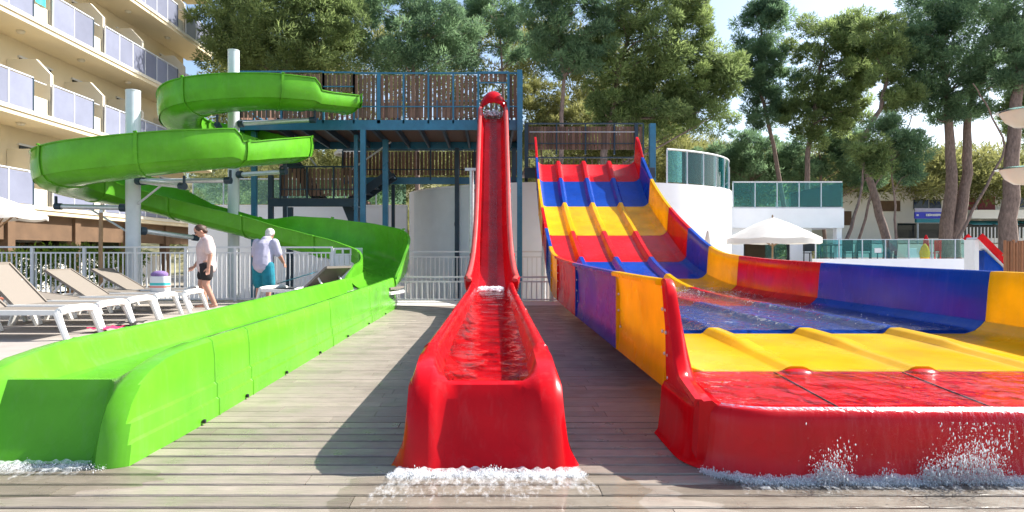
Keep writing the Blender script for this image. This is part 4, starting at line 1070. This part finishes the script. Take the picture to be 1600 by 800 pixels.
# hill with scrub far behind
V = []; T = []; nx, ny = 60, 30
def hillz(x, y):
    k = min(1, max(0, (y - 50) / 60)); k = k * k * (3 - 2 * k)
    return -.62 + k * (15.5 + 3.5 * math.sin(x * .035 + 1.3) + 2 * mnoise.noise(Vector((x * .05, y * .05, 0))))
for j in range(ny + 1):
    for i in range(nx + 1):
        x = -120 + 300 * i / nx; y = 48 + 150 * j / ny; V.append((x, y, hillz(x, y)))
for j in range(ny):
    for i in range(nx):
        a = j * (nx + 1) + i; T.append((a, a + 1, a + nx + 2, a + nx + 1))
struct(bulk('hill', V, T, 'asphalt', None, smooth=True))
rg = np.random.default_rng(77); C = []; Rr = []
while len(C) < 2100:
    y = rg.uniform(50, 112); x = rg.uniform(-.5, .95) * y; q = rg.uniform(.7, 1.9)
    for _ in range(3):
        C.append((x + rg.normal() * q * .7, y + rg.normal() * q * .7, hillz(x, y) + q * rg.uniform(.3, 1.6))); Rr.append(q * .85)
V, T, tn = leaf_cloud(C, Rr, 150, .46, rg, .8)
tag(bulk('far_woodland', V, T, 'leafyel', None, tn), 'sunny scrub wood covering the hillside far behind', 'woodland', kind='stuff')
# far tree masses that stop the gaps low down
rg = np.random.default_rng(78); C = []; Rr = []
for _ in range(760):
    y = rg.uniform(42, 52); px_ = rg.uniform(320, 1640); top = interp([(320, 30), (560, 40), (800, 20), (1000, 80), (1060, 200), (1090, 240), (1400, 245), (1640, 245)], px_)
    C.append(np.array(P(px_, rg.uniform(top, 300), y))); Rr.append(rg.uniform(.8, 1.5))
V, T, tn = leaf_cloud(C, Rr, 260, .32, rg, .85)
tag(bulk('far_woodland', V, T, 'leafyel', None, tn), 'hazy mass of pines between the trunks', 'woodland', kind='stuff')
# hedge behind the white railing
rg = np.random.default_rng(79); C = [(rg.uniform(-12.5, -8.3), 15.2 + rg.normal() * .15, rg.uniform(.3, 1.15)) for _ in range(160)]
V, T, tn = leaf_cloud(C, [.2] * 160, 60, .1, rg)
tag(bulk('hedge', V, T, 'hedge', None, tn), 'bright green clipped hedge behind the white railing', 'hedge')

# ================================================================ PARASOLS
def parasol(label, x, Y, z0, ztop, r, drop, n=8, valance=.14, pole_m='woodpole', tilt=0, group='white parasols'):
    t = thing('parasol', label, 'parasol', (x, Y, z0), group)
    rings = []
    for k, (rr, dz) in enumerate(((.04, 0), (r * .35, drop * .28), (r * .7, drop * .66), (r, drop), (r * 1.0, drop + valance), (r * .985, drop + valance), (r * .985, drop + .02), (r * .69, drop * .68), (.03, .04))):
        ring = []
        for j in range(n * 4):
            a = 2 * math.pi * j / (n * 4) + .2; sag = 1 - .035 * abs(math.sin(a * n / 2 - .2 * n / 2)) * (1 if rr > .1 else 0)
            ring.append(Vector((x + rr * sag * math.cos(a), Y + rr * sag * math.sin(a), ztop - dz - (0 if rr < r * .9 else .03 * abs(math.sin(a * n / 2 - .2 * n / 2))) - tilt * rr * math.cos(a))))
        rings.append(ring)
    cn = MB().loft(rings, cap=False).build('canopy', 'canvas', t, smooth=50)
    MB().lathe([(.025, z0), (.025, ztop + .06), (.01, ztop + .09)], (x, Y, 0), 10, True).build('pole', pole_m, t, smooth=40)
    for j in range(n):
        a = 2 * math.pi * j / n + .2
        MB().bar((x + .03 * math.cos(a), Y + .03 * math.sin(a), ztop - .10), (x + r * .95 * math.cos(a), Y + r * .95 * math.sin(a), ztop - drop - .035 - tilt * r * math.cos(a)), .02, .02).build('rib', pole_m, t)
        MB().bar((x + .03 * math.cos(a), Y + .03 * math.sin(a), ztop - drop - .25), (x + r * .5 * math.cos(a), Y + r * .5 * math.sin(a), ztop - drop * .55 - .05), .015, .015).build('strut', pole_m, t)
    MB().lathe([(.3, z0), (.3, z0 + .06), (.06, z0 + .1)], (x, Y, 0), 16, True).build('base', 'concrete', t, smooth=40)
q = PG(1207, 19.5); parasol('open white parasol with scalloped edge before the bar building', q.x, 19.5, -.6, 2.12, 1.36, .62, valance=.16)
q = PG(-8, 10.6); parasol('large white parasol cut by the left edge above the loungers', q.x, 10.6, -.006, 1.99, .76, .30, valance=.07, pole_m='woodpole')
q = PG(35, 24); parasol('small far parasol under the hotel balconies', q.x, 24.0, -.6, 2.1, .62, .5)
q = PG(545, 42); parasol('distant white tent-like canopy seen under the tower', q.x, 42, -.6, 8.35, .95, .75)
t = thing('closed_parasol', 'furled white parasol by the rotunda wall', 'parasol', PG(1106, 17.5, -.6))
q = PG(1106, 17.5); MB().lathe([(.025, 1.66), (.07, 1.48), (.13, 1.15), (.15, .75), (.11, .5)], (q.x, q.y, 0), 12, True).build('canopy', 'canvas', t, smooth=40)
MB().lathe([(.022, -.6), (.022, 1.66)], (q.x, q.y, 0), 8, True).build('pole', 'woodpole', t, smooth=40)
t = thing('wooden_post', 'slim weathered wooden post in front of the white railing', 'post', PG(158, 12.9, 0))
q = PG(158, 12.9); MB().tube([(q.x, q.y, -.006), (q.x - .01, q.y, 1.0), (q.x, q.y, 1.86)], [.042, .04, .037], 9).build('shaft', 'woodpole', t, smooth=40)
MB().lathe([(.04, 1.86), (.04, 1.9), (.02, 1.92)], (q.x, q.y, 0), 9, True).build('cap', 'galvpaint', t)

# ================================================================ SUN LOUNGERS
def lounger(label, fx, Y, ang, yaw=0, group='taupe sun loungers', sling='sling', W=.33):
    t = thing('sun_lounger', label, 'sun lounger', (0, 0, 0), group)
    hx = -1.12; zs = .33
    MB().loft([[Vector((x, yy, zs + dz)) for x, dz in ((-.02, 0), (-.02, .018), (hx + .02, .018), (hx + .02, 0))] for yy in (-W + .03, W - .03)]).build('seat', sling, t)
    ca, sa = math.cos(ang), math.sin(ang); BL = .78
    f = lambda s, n_, yy: Vector((hx - ca * s - sa * n_, yy, zs + .01 + sa * s + ca * n_ - (0)))
    bk = MB().loft([[f(s, n_, yy) for s, n_ in ((0, 0), (0, .018), (BL, .018), (BL, 0))] for yy in (-W + .03, W - .03)]).build('backrest', sling, t)
    for sg in (-1, 1):
        MB().bar(f(0, .005, sg * (W - .015)), f(BL, .005, sg * (W - .015)), .03, .04).build('back_rail', 'sling', bk)
        MB().bar((.0, sg * W, zs), (-1.9, sg * W, zs), .045, .06).build('side_rail', 'plastic', t)
        for x0, lean in ((-.02, .13), (-1.42, .15), (-1.55, -.12)):
            MB().tube([(x0, sg * W, zs), (x0 + lean * .4, sg * (W + .01), zs - .13), (x0 + lean, sg * (W + .015), .0)], [.046, .04, .034], 8).build('leg', 'plastic', t, smooth=40)
    MB().bar(f(BL, .005, -W + .01), f(BL, .005, W - .01), .035, .04).build('head_bar', 'sling', bk)
    MB().tube([(.0, -W, zs + .01), (.015, -W * .5, zs + .03), (.015, W * .5, zs + .03), (.0, W, zs + .01)], .048, 8).build('foot_bar', 'plastic', t, smooth=40)
    MB().bar((-1.9, -W, zs), (-1.9, W, zs), .045, .05).build('head_cross_bar', 'plastic', t)
    if ang > .15:
        for sg in (-1, 1):
            MB().bar(f(BL * .6, 0, sg * (W - .06)), (hx - .62, sg * (W - .06), zs - .02), .025, .025).build('prop', 'plastic', bk)
    t.location = (fx, Y, -.006); t.rotation_euler.z = yaw
    return t
lounger('nearest taupe lounger at the left edge with raised back', -5.22, 8.08, R(42))
lounger('taupe lounger with the highest raised backrest, next behind the nearest', -5.28, 8.93, R(46))
lounger('taupe lounger with half lowered backrest in third place', -5.33, 9.75, R(8))
lounger('taupe lounger with slightly raised backrest in fourth place', -5.4, 10.65, R(33))
lounger('flat taupe lounger carrying the striped cool bag', -5.35, 11.55, R(3))
lounger('taupe lounger with back raised beside the walking woman', -5.75, 12.45, R(30))
lounger('lounger with teal towel behind the green slide wall', -4.3, 12.75, R(35), 2.6)
lounger('white and taupe lounger near the person in teal shorts', -3.55, 12.2, R(5), 2.9)
lounger('lounger under the reclining person at the left edge', -7.2, 9.45, R(40))
tag(MB().loft([[Vector((-4.45 + a, 12.75 + b, .37 + .30 * a + .02 * math.sin(b * 9))) for b in np.linspace(-.3, .3, 7)] for a in np.linspace(.3, .95, 6)], closed=False).build('towel', 'teal', None, smooth=60), 'teal towel draped over a raised lounger back', 'towel')
tag(MB().loft([[Vector((-5.12 + a * .32 + .03 * math.sin(b * 5), 8.55 + b * .3, .03 + .035 * abs(math.sin(a * 7 + b * 4)))) for b in np.linspace(-.5, .5, 8)] for a in np.linspace(-.5, .5, 8)], closed=False).build('towel', 'pink', None, smooth=60), 'crumpled pink cloth on the ground under the loungers', 'towel')
tag(MB().loft([[Vector((-5.2 + a * .35, 9.25 + b * .35 + .03 * math.sin(a * 6), .025 + .03 * abs(math.sin(a * 6 + b * 5)))) for b in np.linspace(-.5, .5, 8)] for a in np.linspace(-.5, .5, 8)], closed=False).build('towel', 'blackcloth', None, smooth=60), 'crumpled black cloth on the ground under the loungers', 'towel')
# cool bag
t = thing('cool_bag', 'white striped cool bag with purple towel on top', 'bag', (-5.92, 11.5, .36))
def rr(z, k=1): return [Vector((-5.92 + .16 * k * (abs(math.cos(a)) ** .6) * (1 if math.cos(a) > 0 else -1), 11.5 + .12 * k * (abs(math.sin(a)) ** .6) * (1 if math.sin(a) > 0 else -1), z)) for a in [2 * math.pi * j / 24 for j in range(24)]]
MB().loft([rr(.345, .96), rr(.36), rr(.62), rr(.63, .98)]).build('body', 'whitepaint', t, smooth=40)
MB().loft([rr(.47, 1.012), rr(.515, 1.012)]).build('stripe', 'turq', t, smooth=40)
MB().loft([rr(.43, 1.012), rr(.455, 1.012)]).build('stripe', 'coral', t, smooth=40)
MB().ell((-5.93, 11.5, .66), (.15, .12, .07), 14, 8).build('towel_roll', 'purple', t, smooth=60)

# ================================================================ PEOPLE
def remesh(mb, voxel, name, m, parent):
    o = mb.build(name, m, parent, smooth=180)
    md = o.modifiers.new('r', 'REMESH'); md.mode = 'VOXEL'; md.voxel_size = voxel; md.use_smooth_shade = True
    s = o.modifiers.new('s', 'SMOOTH'); s.iterations = 6; s.factor = .5
    dg = bpy.context.evaluated_depsgraph_get(); ev = o.evaluated_get(dg)
    me = bpy.data.meshes.new_from_object(ev); o.modifiers.clear(); old = o.data; o.data = me; me.name = name
    if not me.materials: me.materials.append(M[m])
    bpy.data.meshes.remove(old)
    return o
def limb(mb, pts, rs, n=12):
    fine = []; fr = []
    for i in range(len(pts) - 1):
        a, b = Vector(pts[i]), Vector(pts[i + 1])
        for k in range(5): fine.append(a.lerp(b, k / 5)); fr.append(rs[i] + (rs[i + 1] - rs[i]) * k / 5)
    fine.append(Vector(pts[-1])); fr.append(rs[-1])
    mb.tube(fine, fr, n)
    for p, r in ((pts[0], rs[0]), (pts[-1], rs[-1])): mb.ell(p, (r, r, r), 10, 6)
    for p, r in zip(pts[1:-1], rs[1:-1]): mb.ell(p, (r * 1.02,) * 3, 10, 6)
def hand(mb, wrist, d, side):
    d = Vector(d).normalized(); side = Vector(side).normalized(); nrm = d.cross(side)
    w = Vector(wrist); rot = Matrix((side, d, nrm)).transposed()
    mb.ell(w + d * .05, (.038, .055, .018), 10, 6, rot)
    for k, (o, L) in enumerate(((-.028, .062), (-.010, .075), (.010, .07), (.028, .055))):
        a = w + d * .085 + side * o
        limb(mb, [a, a + d * L * .55 + nrm * .006, a + d * L * .9 + nrm * .022], [.0095, .0088, .0075], 8)
    a = w + d * .03 - side * .03
    limb(mb, [a, a - side * .025 + d * .03, a - side * .03 + d * .06 + nrm * .012], [.012, .0105, .009], 8)
def head(mb, c, fwd, s=1.0):
    fwd = Vector(fwd).normalized(); sd_ = fwd.cross(Vector((0, 0, 1))).normalized(); up = sd_.cross(fwd).normalized(); rot = Matrix((sd_, fwd, up)).transposed()
    c = Vector(c)
    mb.ell(c + up * .02 * s, (.075 * s, .092 * s, .105 * s), 14, 10, rot)
    mb.ell(c + fwd * .035 * s - up * .055 * s, (.055 * s, .055 * s, .06 * s), 12, 8, rot)
    mb.ell(c + fwd * .098 * s - up * .02 * s, (.012 * s, .022 * s, .022 * s), 8, 6, rot)
    for k in (-1, 1): mb.ell(c + sd_ * k * .076 * s - up * .005 * s, (.012 * s, .02 * s, .03 * s), 8, 6, rot)
    return rot, up, fwd, sd_
def finish(root, loc, yaw, scale=1, wide=1):
    root.location = loc; root.rotation_euler.z = yaw; root.scale = (scale * wide, scale * wide, scale)
# local frame: front = -Y, right hand = -X
def walker():
    t = thing('person', 'person in pale pink shirt and black shorts walking past the loungers', 'person', (0, 0, 0))
    b = MB()
    limb(b, [(0, .01, .86), (0, .0, 1.0), (0, -.005, 1.16), (0, .01, 1.3)], [.15, .135, .15, .11])
    b.ell((0, .0, .88), (.17, .13, .13), 14, 8); b.ell((0, .0, 1.22), (.185, .12, .16), 14, 8)
    limb(b, [(0, .0, 1.33), (0, -.05, 1.43)], [.058, .052])
    hc = Vector((0, -.09, 1.5)); fw = Vector((.05, -.8, -.5)); rot, up, fwd, sd_ = head(b, hc, fw)
    for s, arm in ((-1, [(-.18, .01, 1.30), (-.225, -.02, 1.03), (-.22, -.16, .83)]), (1, [(.18, .01, 1.30), (.23, .05, 1.04), (.225, .02, .80)])):
        limb(b, arm, [.056, .042, .028]); d = Vector(arm[2]) - Vector(arm[1]); hand(b, arm[2], d, (0, 1, 0))
    for s, leg in ((-1, [(-.09, .0, .84), (-.095, -.07, .47), (-.095, .0, .085)]), (1, [(.09, .01, .84), (.095, -.01, .46), (.10, .12, .10)])):
        limb(b, leg, [.093, .058, .04]); f = Vector(leg[2])
        b.ell(f + Vector((0, .0, -.02)), (.035, .045, .05), 10, 6)
        limb(b, [f + Vector((0, .02, -.045)), f + Vector((0, -.08, -.055)), f + Vector((0, -.16, -.062))], [.036, .034, .022])
    body = remesh(b, .0085, 'body', 'skin', t)
    h = MB(); h.ell(hc + up * .035 - fwd * .018, (.087, .098, .098), 14, 10, rot); h.ell(hc - fwd * .06 - up * .03, (.07, .05, .06), 12, 8, rot)
    h.ell(hc - fwd * .10 + up * .03, (.035, .035, .035), 10, 6)
    remesh(h, .012, 'hair', 'hair', t)
    g = MB()
    for k in (-1, 1): g.ell(hc + fwd * .088 + sd_ * k * .032 + up * .012, (.022, .008, .016), 8, 6, rot)
    g.bar(hc + fwd * .09 - sd_ * .07 + up * .02, hc + fwd * .09 + sd_ * .07 + up * .02, .006, .006); g.build('sunglasses', 'blackmetal', t, smooth=40)
    s_ = MB(); limb(s_, [(0, .01, .80), (0, .0, 1.0), (0, -.005, 1.18), (0, .01, 1.32)], [.165, .15, .16, .11]); s_.ell((0, .0, 1.2), (.20, .135, .17), 14, 8); s_.ell((0, .01, .85), (.19, .15, .10), 14, 8)
    for arm in ([(-.17, .01, 1.31), (-.215, -.0, 1.10)], [(.17, .01, 1.31), (.22, .035, 1.10)]): limb(s_, arm, [.075, .07])
    remesh(s_, .014, 'shirt', 'shirt', t)
    q = MB(); q.ell((0, .0, .84), (.185, .145, .12), 14, 8)
    limb(q, [(-.09, .0, .82), (-.095, -.04, .62)], [.112, .105]); limb(q, [(.09, .0, .82), (.095, .0, .62)], [.112, .105])
    remesh(q, .014, 'shorts', 'blackcloth', t)
    return t
finish(walker(), (P(322, 0, 12.35).x, 12.35, -.012), R(-62), .985, 1.14)
def stander():
    t = thing('person', 'grey haired person in lilac top and teal shorts seen from behind', 'person', (0, 0, 0))
    b = MB()
    limb(b, [(0, .02, .86), (0, .0, 1.02), (0, -.05, 1.2), (0, -.09, 1.33)], [.17, .17, .17, .12]); b.ell((0, .02, .88), (.19, .15, .14), 14, 8)
    limb(b, [(0, -.1, 1.36), (0, -.17, 1.44)], [.06, .055])
    hc = Vector((0, -.21, 1.50)); rot, up, fwd, sd_ = head(b, hc, (.1, -.85, -.4))
    for arm in ([(-.2, -.07, 1.31), (-.27, -.12, 1.03), (-.22, -.32, .88)], [(.2, -.07, 1.31), (.27, -.08, 1.03), (.25, -.27, .85)]):
        limb(b, arm, [.06, .046, .03]); hand(b, arm[2], Vector(arm[2]) - Vector(arm[1]), (0, 0, 1))
    for s, leg in ((-1, [(-.1, .02, .84), (-.11, -.02, .46), (-.11, .03, .085)]), (1, [(.1, .02, .84), (.12, -.04, .46), (.13, .0, .085)])):
        limb(b, leg, [.1, .062, .042]); f = Vector(leg[2])
        b.ell(f + Vector((0, .0, -.02)), (.036, .046, .05), 10, 6)
        limb(b, [f + Vector((0, .02, -.045)), f + Vector((0, -.08, -.055)), f + Vector((0, -.16, -.062))], [.036, .034, .022])
    remesh(b, .0085, 'body', 'skin', t)
    h = MB(); h.ell(hc + up * .03 - fwd * .02, (.09, .1, .1), 14, 10, rot); h.ell(hc - fwd * .06 - up * .03, (.075, .05, .06), 12, 8, rot); remesh(h, .012, 'hair', 'greyhair', t)
    s_ = MB(); limb(s_, [(0, .03, .84), (0, .01, 1.02), (0, -.05, 1.2), (0, -.09, 1.35)], [.19, .19, .19, .115]); s_.ell((0, -.06, 1.25), (.22, .15, .15), 14, 8)
    for arm in ([(-.19, -.07, 1.32), (-.25, -.1, 1.08)], [(.19, -.07, 1.32), (.25, -.08, 1.08)]): limb(s_, arm, [.085, .08])
    remesh(s_, .014, 'top', 'lilac', t)
    q = MB(); q.ell((0, .02, .82), (.21, .17, .13), 14, 8)
    limb(q, [(-.1, .02, .82), (-.11, -.01, .44)], [.125, .12]); limb(q, [(.1, .02, .82), (.12, -.03, .44)], [.125, .12])
    remesh(q, .014, 'shorts', 'teal', t)
    return t
finish(stander(), (P(412, 0, 13.3).x, 13.3, -.012), R(165), .97, 1.12)
def recliner():
    t = thing('person', 'reclining person whose bare legs show at the left edge', 'person', (0, 0, 0))
    b = MB()                                         # +x = towards the feet
    limb(b, [(-.95, 0, .47), (-1.2, 0, .6), (-1.45, 0, .86)], [.14, .14, .12]); b.ell((-.95, 0, .46), (.14, .17, .11), 12, 8)
    limb(b, [(-1.5, 0, .92), (-1.57, 0, 1.0)], [.056, .052]); hc = Vector((-1.62, 0, 1.07)); rot, up, fwd, sd_ = head(b, hc, (.8, 0, .5))
    for s in (-1, 1):
        limb(b, [(-1.43, s * .19, .85), (-1.22, s * .25, .62), (-.98, s * .24, .47)], [.055, .042, .03]); hand(b, (-.98, s * .24, .47), (1, 0, -.15), (0, 1, 0))
        limb(b, [(-.95, s * .09, .46), (-.55, s * .1, .83 if s < 0 else .6), (-.18 if s < 0 else -.1, s * .1, .43)], [.092, .058, .042])
        f = Vector((-.18 if s < 0 else -.1, s * .1, .43)); limb(b, [f + Vector((-.02, 0, -.03)), f + Vector((.1, 0, -.04)), f + Vector((.16, 0, -.045))], [.036, .032, .022])
    remesh(b, .009, 'body', 'skinred', t)
    q = MB(); q.ell((-.95, 0, .46), (.155, .19, .125), 12, 8); limb(q, [(-.93, -.09, .47), (-.75, -.1, .64)], [.115, .1]); limb(q, [(-.93, .09, .47), (-.72, .1, .56)], [.115, .1]); remesh(q, .014, 'shorts', 'blackcloth', t)
    h = MB(); h.ell(hc + up * .03 - fwd * .02, (.088, .098, .098), 14, 10, rot); remesh(h, .012, 'hair', 'hair', t)
    return t
finish(recliner(), (-7.05, 9.45, -.02), 0)

# ================================================================ RIGHT BACKGROUND
gt = thing('glass_fence', 'long green glass fence round the far terrace on a low white wall', 'fence', (12.6, 20.2, -.6))
MB().box((10.35, 20.3, -.6), (15.6, 20.55, .86)).build('plinth_wall', 'white', gt)
for k in range(7):
    x0 = 10.4 + k * .74; MB().box((x0 + .01, 20.4, .9), (x0 + .73, 20.415, 1.46)).build('pane', 'glass' if k < 3 else 'clear', gt)
    MB().box((x0 - .018, 20.38, .862), (x0 + .008, 20.43, 1.48)).build('post', 'galvpaint', gt)
MB().box((10.38, 20.39, 1.463), (15.58, 20.425, 1.485)).build('top_rail', 'galvpaint', gt)
struct(MB().box((10.3, 20.56, -.6), (30, 30, .6)).build('upper_terrace', 'concrete'))
def chair(label, x, Y, z, m, yaw):
    t = thing('cafe_chair', label, 'chair', (0, 0, 0), 'cafe chairs behind the glass fence')
    MB().box((-.22, -.22, .43), (.22, .22, .46)).build('seat', m, t)
    MB().box((-.22, .19, .5), (.22, .22, .88)).build('backrest', m, t)
    for a in (-1, 1):
        for b in (-1, 1): MB().bar((a * .2, b * .2, 0), (a * .19, b * .19, .43 if b < 0 else .86), .03, .03).build('leg', m, t)
    t.location = (x, Y, z); t.rotation_euler.z = yaw
for i, (x, Y, m) in enumerate([(10.9, 21.6, 'blackmetal'), (11.5, 21.9, 'blackmetal'), (12.2, 21.5, 'blackmetal'), (12.8, 21.9, 'blackmetal'), (13.4, 21.6, 'steeldark'), (14.9, 21.6, 'red')]):
    chair(['dark cafe chair nearest the bar building pillar', 'second dark cafe chair along the glass fence', 'third dark cafe chair along the glass fence', 'fourth dark cafe chair along the glass fence', 'blue-black cafe chair before the white board', 'red cafe chair towards the end of glass fence'][i], x, Y, .6, M and m, i * .9)
t = thing('cafe_table', 'small dark cafe table between the chairs behind glass', 'table', (11.9, 22.3, .6))
MB().lathe([(.35, 1.3), (.35, 1.34)], (11.9, 22.3, 0), 18, True).build('top', 'blackmetal', t); MB().lathe([(.03, .65), (.03, 1.3)], (11.9, 22.3, 0), 8, True).build('stem', 'blackmetal', t); MB().lathe([(.22, .6), (.22, .64)], (11.9, 22.3, 0), 14, True).build('foot', 'blackmetal', t)
t = thing('a_board', 'white folding board standing behind the glass fence', 'sign', (14.0, 21.2, .6))
MB().add([(13.85, 21.1, .6), (14.25, 21.1, .6), (14.15, 21.25, 1.2), (13.95, 21.25, 1.2), (13.85, 21.12, .6), (14.25, 21.12, .6), (14.15, 21.27, 1.2), (13.95, 21.27, 1.2)], [(0, 1, 2, 3), (7, 6, 5, 4), (0, 4, 5, 1), (1, 5, 6, 2), (2, 6, 7, 3), (3, 7, 4, 0)]).build('front_leaf', 'whitepaint', t)
MB().bar((14.05, 21.28, 1.2), (14.05, 21.55, .6), .3, .02).build('back_leaf', 'whitepaint', t)
tag(MB().lathe([(.02, 1.36), (.1, 1.25), (.16, 1.05), (.13, .85), (.2, .62)], (14.55, 21.4, 0), 12, True).build('inflatable_toy', 'yellow', None, smooth=50), 'yellow beach toy standing behind glass fence', 'toy')
tag(MB().lathe([(.02, 1.66), (.08, 1.5), (.11, 1.1), (.12, .62)], (14.9, 21.35 + .5, 0), 12, True).build('inflatable_toy', 'red', None, smooth=50), 'red beach toy beside the yellow one', 'toy')
t = thing('fence_notice', 'small blank white notice plate on the glass fence', 'notice', (12.35, 20.37, 1.05)); MB().box((12.25, 20.365, 1.05), (12.47, 20.375, 1.2)).build('plate', 'whitepaint', t); MB().box((12.35, 20.376, 1.1), (12.37, 20.395, 1.15)).build('clip', 'galvpaint', t)
# small children's slide
t = thing('small_slide', 'small white children slide with red rims at far right', 'slide', (14.2, 18.2, -.6))
a = P(1520, 372, 18.2); b = P(1572, 424, 18.2)
MB().bar(a, b, .5, .05).build('chute', 'whitepaint', t)
for s in (-.27, .27):
    MB().bar(a + Vector((0, s, .06)), b + Vector((0, s, .06)), .05, .18).build('rim', 'red', t)
MB().box((a.x - .1, 18.0, -.6), (a.x + .02, 18.4, a.z - .05)).build('ladder_post', 'whitepaint', t)
MB().add([(a.x + .25, 18.1, -.6), (b.x, 18.1, -.6), (b.x, 18.1, b.z - .06), (a.x + .25, 18.1, a.z - .35), (a.x + .25, 18.3, -.6), (b.x, 18.3, -.6), (b.x, 18.3, b.z - .06), (a.x + .25, 18.3, a.z - .35)], [(0, 1, 2, 3), (7, 6, 5, 4), (0, 4, 5, 1), (1, 5, 6, 2), (2, 6, 7, 3), (3, 7, 4, 0)]).build('side_board', 'blue', t)
t = thing('bamboo_screen', 'brown bamboo cane screen at the right edge', 'screen', (12.5, 14, -.02))
me_b = None
for k in range(40):
    x = 11.28 + k * .06
    if me_b is None:
        o = MB().lathe([(.028, 0), (.03, .4), (.028, .8), (.03, 1.32), (.026, 1.34)], (0, 0, 0), 7, True).build('cane', 'bamboo', t, smooth=50); me_b = o.data
    else: o = link('cane', me_b, t)
    o.location = (x, 14 + random.uniform(-.012, .012), -.02 + random.uniform(-.03, .01)); o.scale.z = random.uniform(.98, 1.02)
for z in (.35, 1.0): MB().bar((11.25, 14.035, z), (13.7, 14.035, z), .03, .04).build('batten', 'woodpole', t)
# lamp post with two bowls just off the right edge
t = thing('lamp_post', 'cream bowl lamps on a post at the right edge', 'lamp', PG(1612, 10, -.02))
q = PG(1614, 10)
MB().lathe([(.05, -.02), (.045, 3.4), (.03, 3.45)], (q.x, q.y, 0), 12, True).build('post', 'galvpaint', t, smooth=40)
for zc in (3.2, 2.30):
    bw = MB().lathe([(.04, zc - .19), (.16, zc - .175), (.27, zc - .09), (.33, zc + .02), (.345, zc + .055), (.33, zc + .06), (.25, zc - .05), (.1, zc - .14), (.03, zc - .15)], (q.x - .1, q.y, 0), 28).build('bowl', 'lampwhite', t, smooth=50)
    MB().lathe([(.40, zc + .062), (.40, zc + .075), (.02, zc + .10)], (q.x - .1, q.y, 0), 24, True).build('lid', 'clear', bw, smooth=40)
    MB().ell((q.x - .38, q.y - .02, zc + .03), (.05, .04, .03), 10, 6).build('yellow_lens', 'yellow', bw, smooth=60)
# far white building
fb = thing('apartment_block', 'low white two storey building with shutters far behind the pines', 'building', (36, 46, -.6))
FY = 45.0
def fbx(px_, py_): v = P(px_, py_, FY); return v.x, v.z
def fbox(name, x0, y0, x1, y1, d0, d1, m, parent=fb):
    a = fbx(x0, y1); b = fbx(x1, y0); return MB().box((a[0], FY + d0, a[1]), (b[0], FY + d1, b[1])).build(name, m, parent)
fbox('wall', 1290, 300, 1700, 380, 0, 8, 'limewhite')
rf = fbox('roof', 1395, 293, 1710, 299.6, -.5, 8.3, 'limewhite')
for k in range(52):
    fbox('roof_tile', 1397 + k * 6, 290.5, 1401 + k * 6, 293.2, -.6, 2, 'creamlight', rf)
for i, (x0, x1, y0, y1, m) in enumerate([(1427, 1450, 312, 327, 'navyglass'), (1452, 1470, 312, 327, 'navyglass'), (1503, 1524, 309, 328, 'shutter'), (1527, 1554, 307, 328, 'shutter'), (1586, 1612, 305, 324, 'navyglass'), (1372, 1406, 314, 330, 'brownwall'), (1640, 1668, 305, 324, 'navyglass')]):
    wdo = fbox('window', x0, y0, x1, y1, -.06, -.01, m)
    fbox('window_frame', x0 - .8, y0 - 1.2, x1 + .8, y0 - .2, -.1, -.012, 'creamlight', wdo); fbox('window_sill', x0 - 1, y1 + .2, x1 + 1, y1 + 1.2, -.16, -.012, 'creamlight', wdo)
fbox('balcony_band', 1495, 330, 1700, 343, -1.4, -.02, 'limewhite')
fbox('ground_opening', 1490, 345, 1700, 372, -.05, -.012, 'darkglass'); fbox('ground_opening', 1402, 349, 1470, 372, -.05, -.012, 'darkglass'); fbox('ground_opening', 1302, 330, 1330, 352, -.05, -.012, 'brownwall')
for x0, x1 in ((1500, 1530), (1535, 1570), (1585, 1640)):
    a0 = fbx(x0, 345); a1 = fbx(x1, 351)
    MB().add([(a0[0], FY - .1, a0[1]), (a1[0], FY - .1, a0[1]), (a1[0], FY - 1.2, a1[1]), (a0[0], FY - 1.2, a1[1]), (a0[0], FY - .1, a0[1] - .05), (a1[0], FY - .1, a0[1] - .05), (a1[0], FY - 1.2, a1[1] - .05), (a0[0], FY - 1.2, a1[1] - .05)], [(0, 1, 2, 3), (7, 6, 5, 4), (0, 4, 5, 1), (1, 5, 6, 2), (2, 6, 7, 3), (3, 7, 4, 0)]).build('awning', 'tealstrip', fb)
sg = thing('shop_sign', 'blue shop sign with small white lettering under the far windows', 'sign', (fbx(1430, 340)[0], FY - 2, -.6))
fbox('face', 1400, 334, 1457, 344, -2.0, -1.9, 'signblue', sg)
fbox('header', 1400, 328.5, 1456, 333.6, -2.02, -1.9, 'lilac', sg)
fbox('awning', 1401, 344.4, 1457, 350, -2.1, -1.9, 'tealstrip', sg)
x = 1416.0; rl = random.Random(4)
for wd in (1.6, 2.2, 1.4, 2.0, 2.4, 1.6, 2.2, 2.0, 2.2):
    fbox('letter', x, 336.6 + rl.uniform(0, .6), x + wd, 340.4 - rl.uniform(0, .5), -2.05, -2.002, 'whitepaint', sg); x += wd + .7
fbox('letter', 1402, 337.5, 1405, 340, -2.05, -2.002, 'whitepaint', sg)
for x in (1404, 1453): fbox('leg', x, 350.2, x + 1.6, 395 + .62 * 1000 / FY + 23, -2.0, -1.9, 'galvpaint', sg)
fence('dark railing in front of the far building', (P(1475, 0, 40).x, 40, 0), (P(1640, 0, 40).x, 40, 0), 1.6, 1.2, .22, 2, .15, .05, 'blackmetal')
MBw = MB().box((P(1300, 0, 40).x, 40.2, -.6), (P(1700, 0, 40).x, 40.5, 1.6)).build('garden_wall', 'limewhite'); tag(MBw, 'long pale garden wall under the far building', 'wall')
print('objects', len(bpy.data.objects), 'tris', sum(len(m.loops) - 2 * len(m.polygons) for m in bpy.data.meshes))
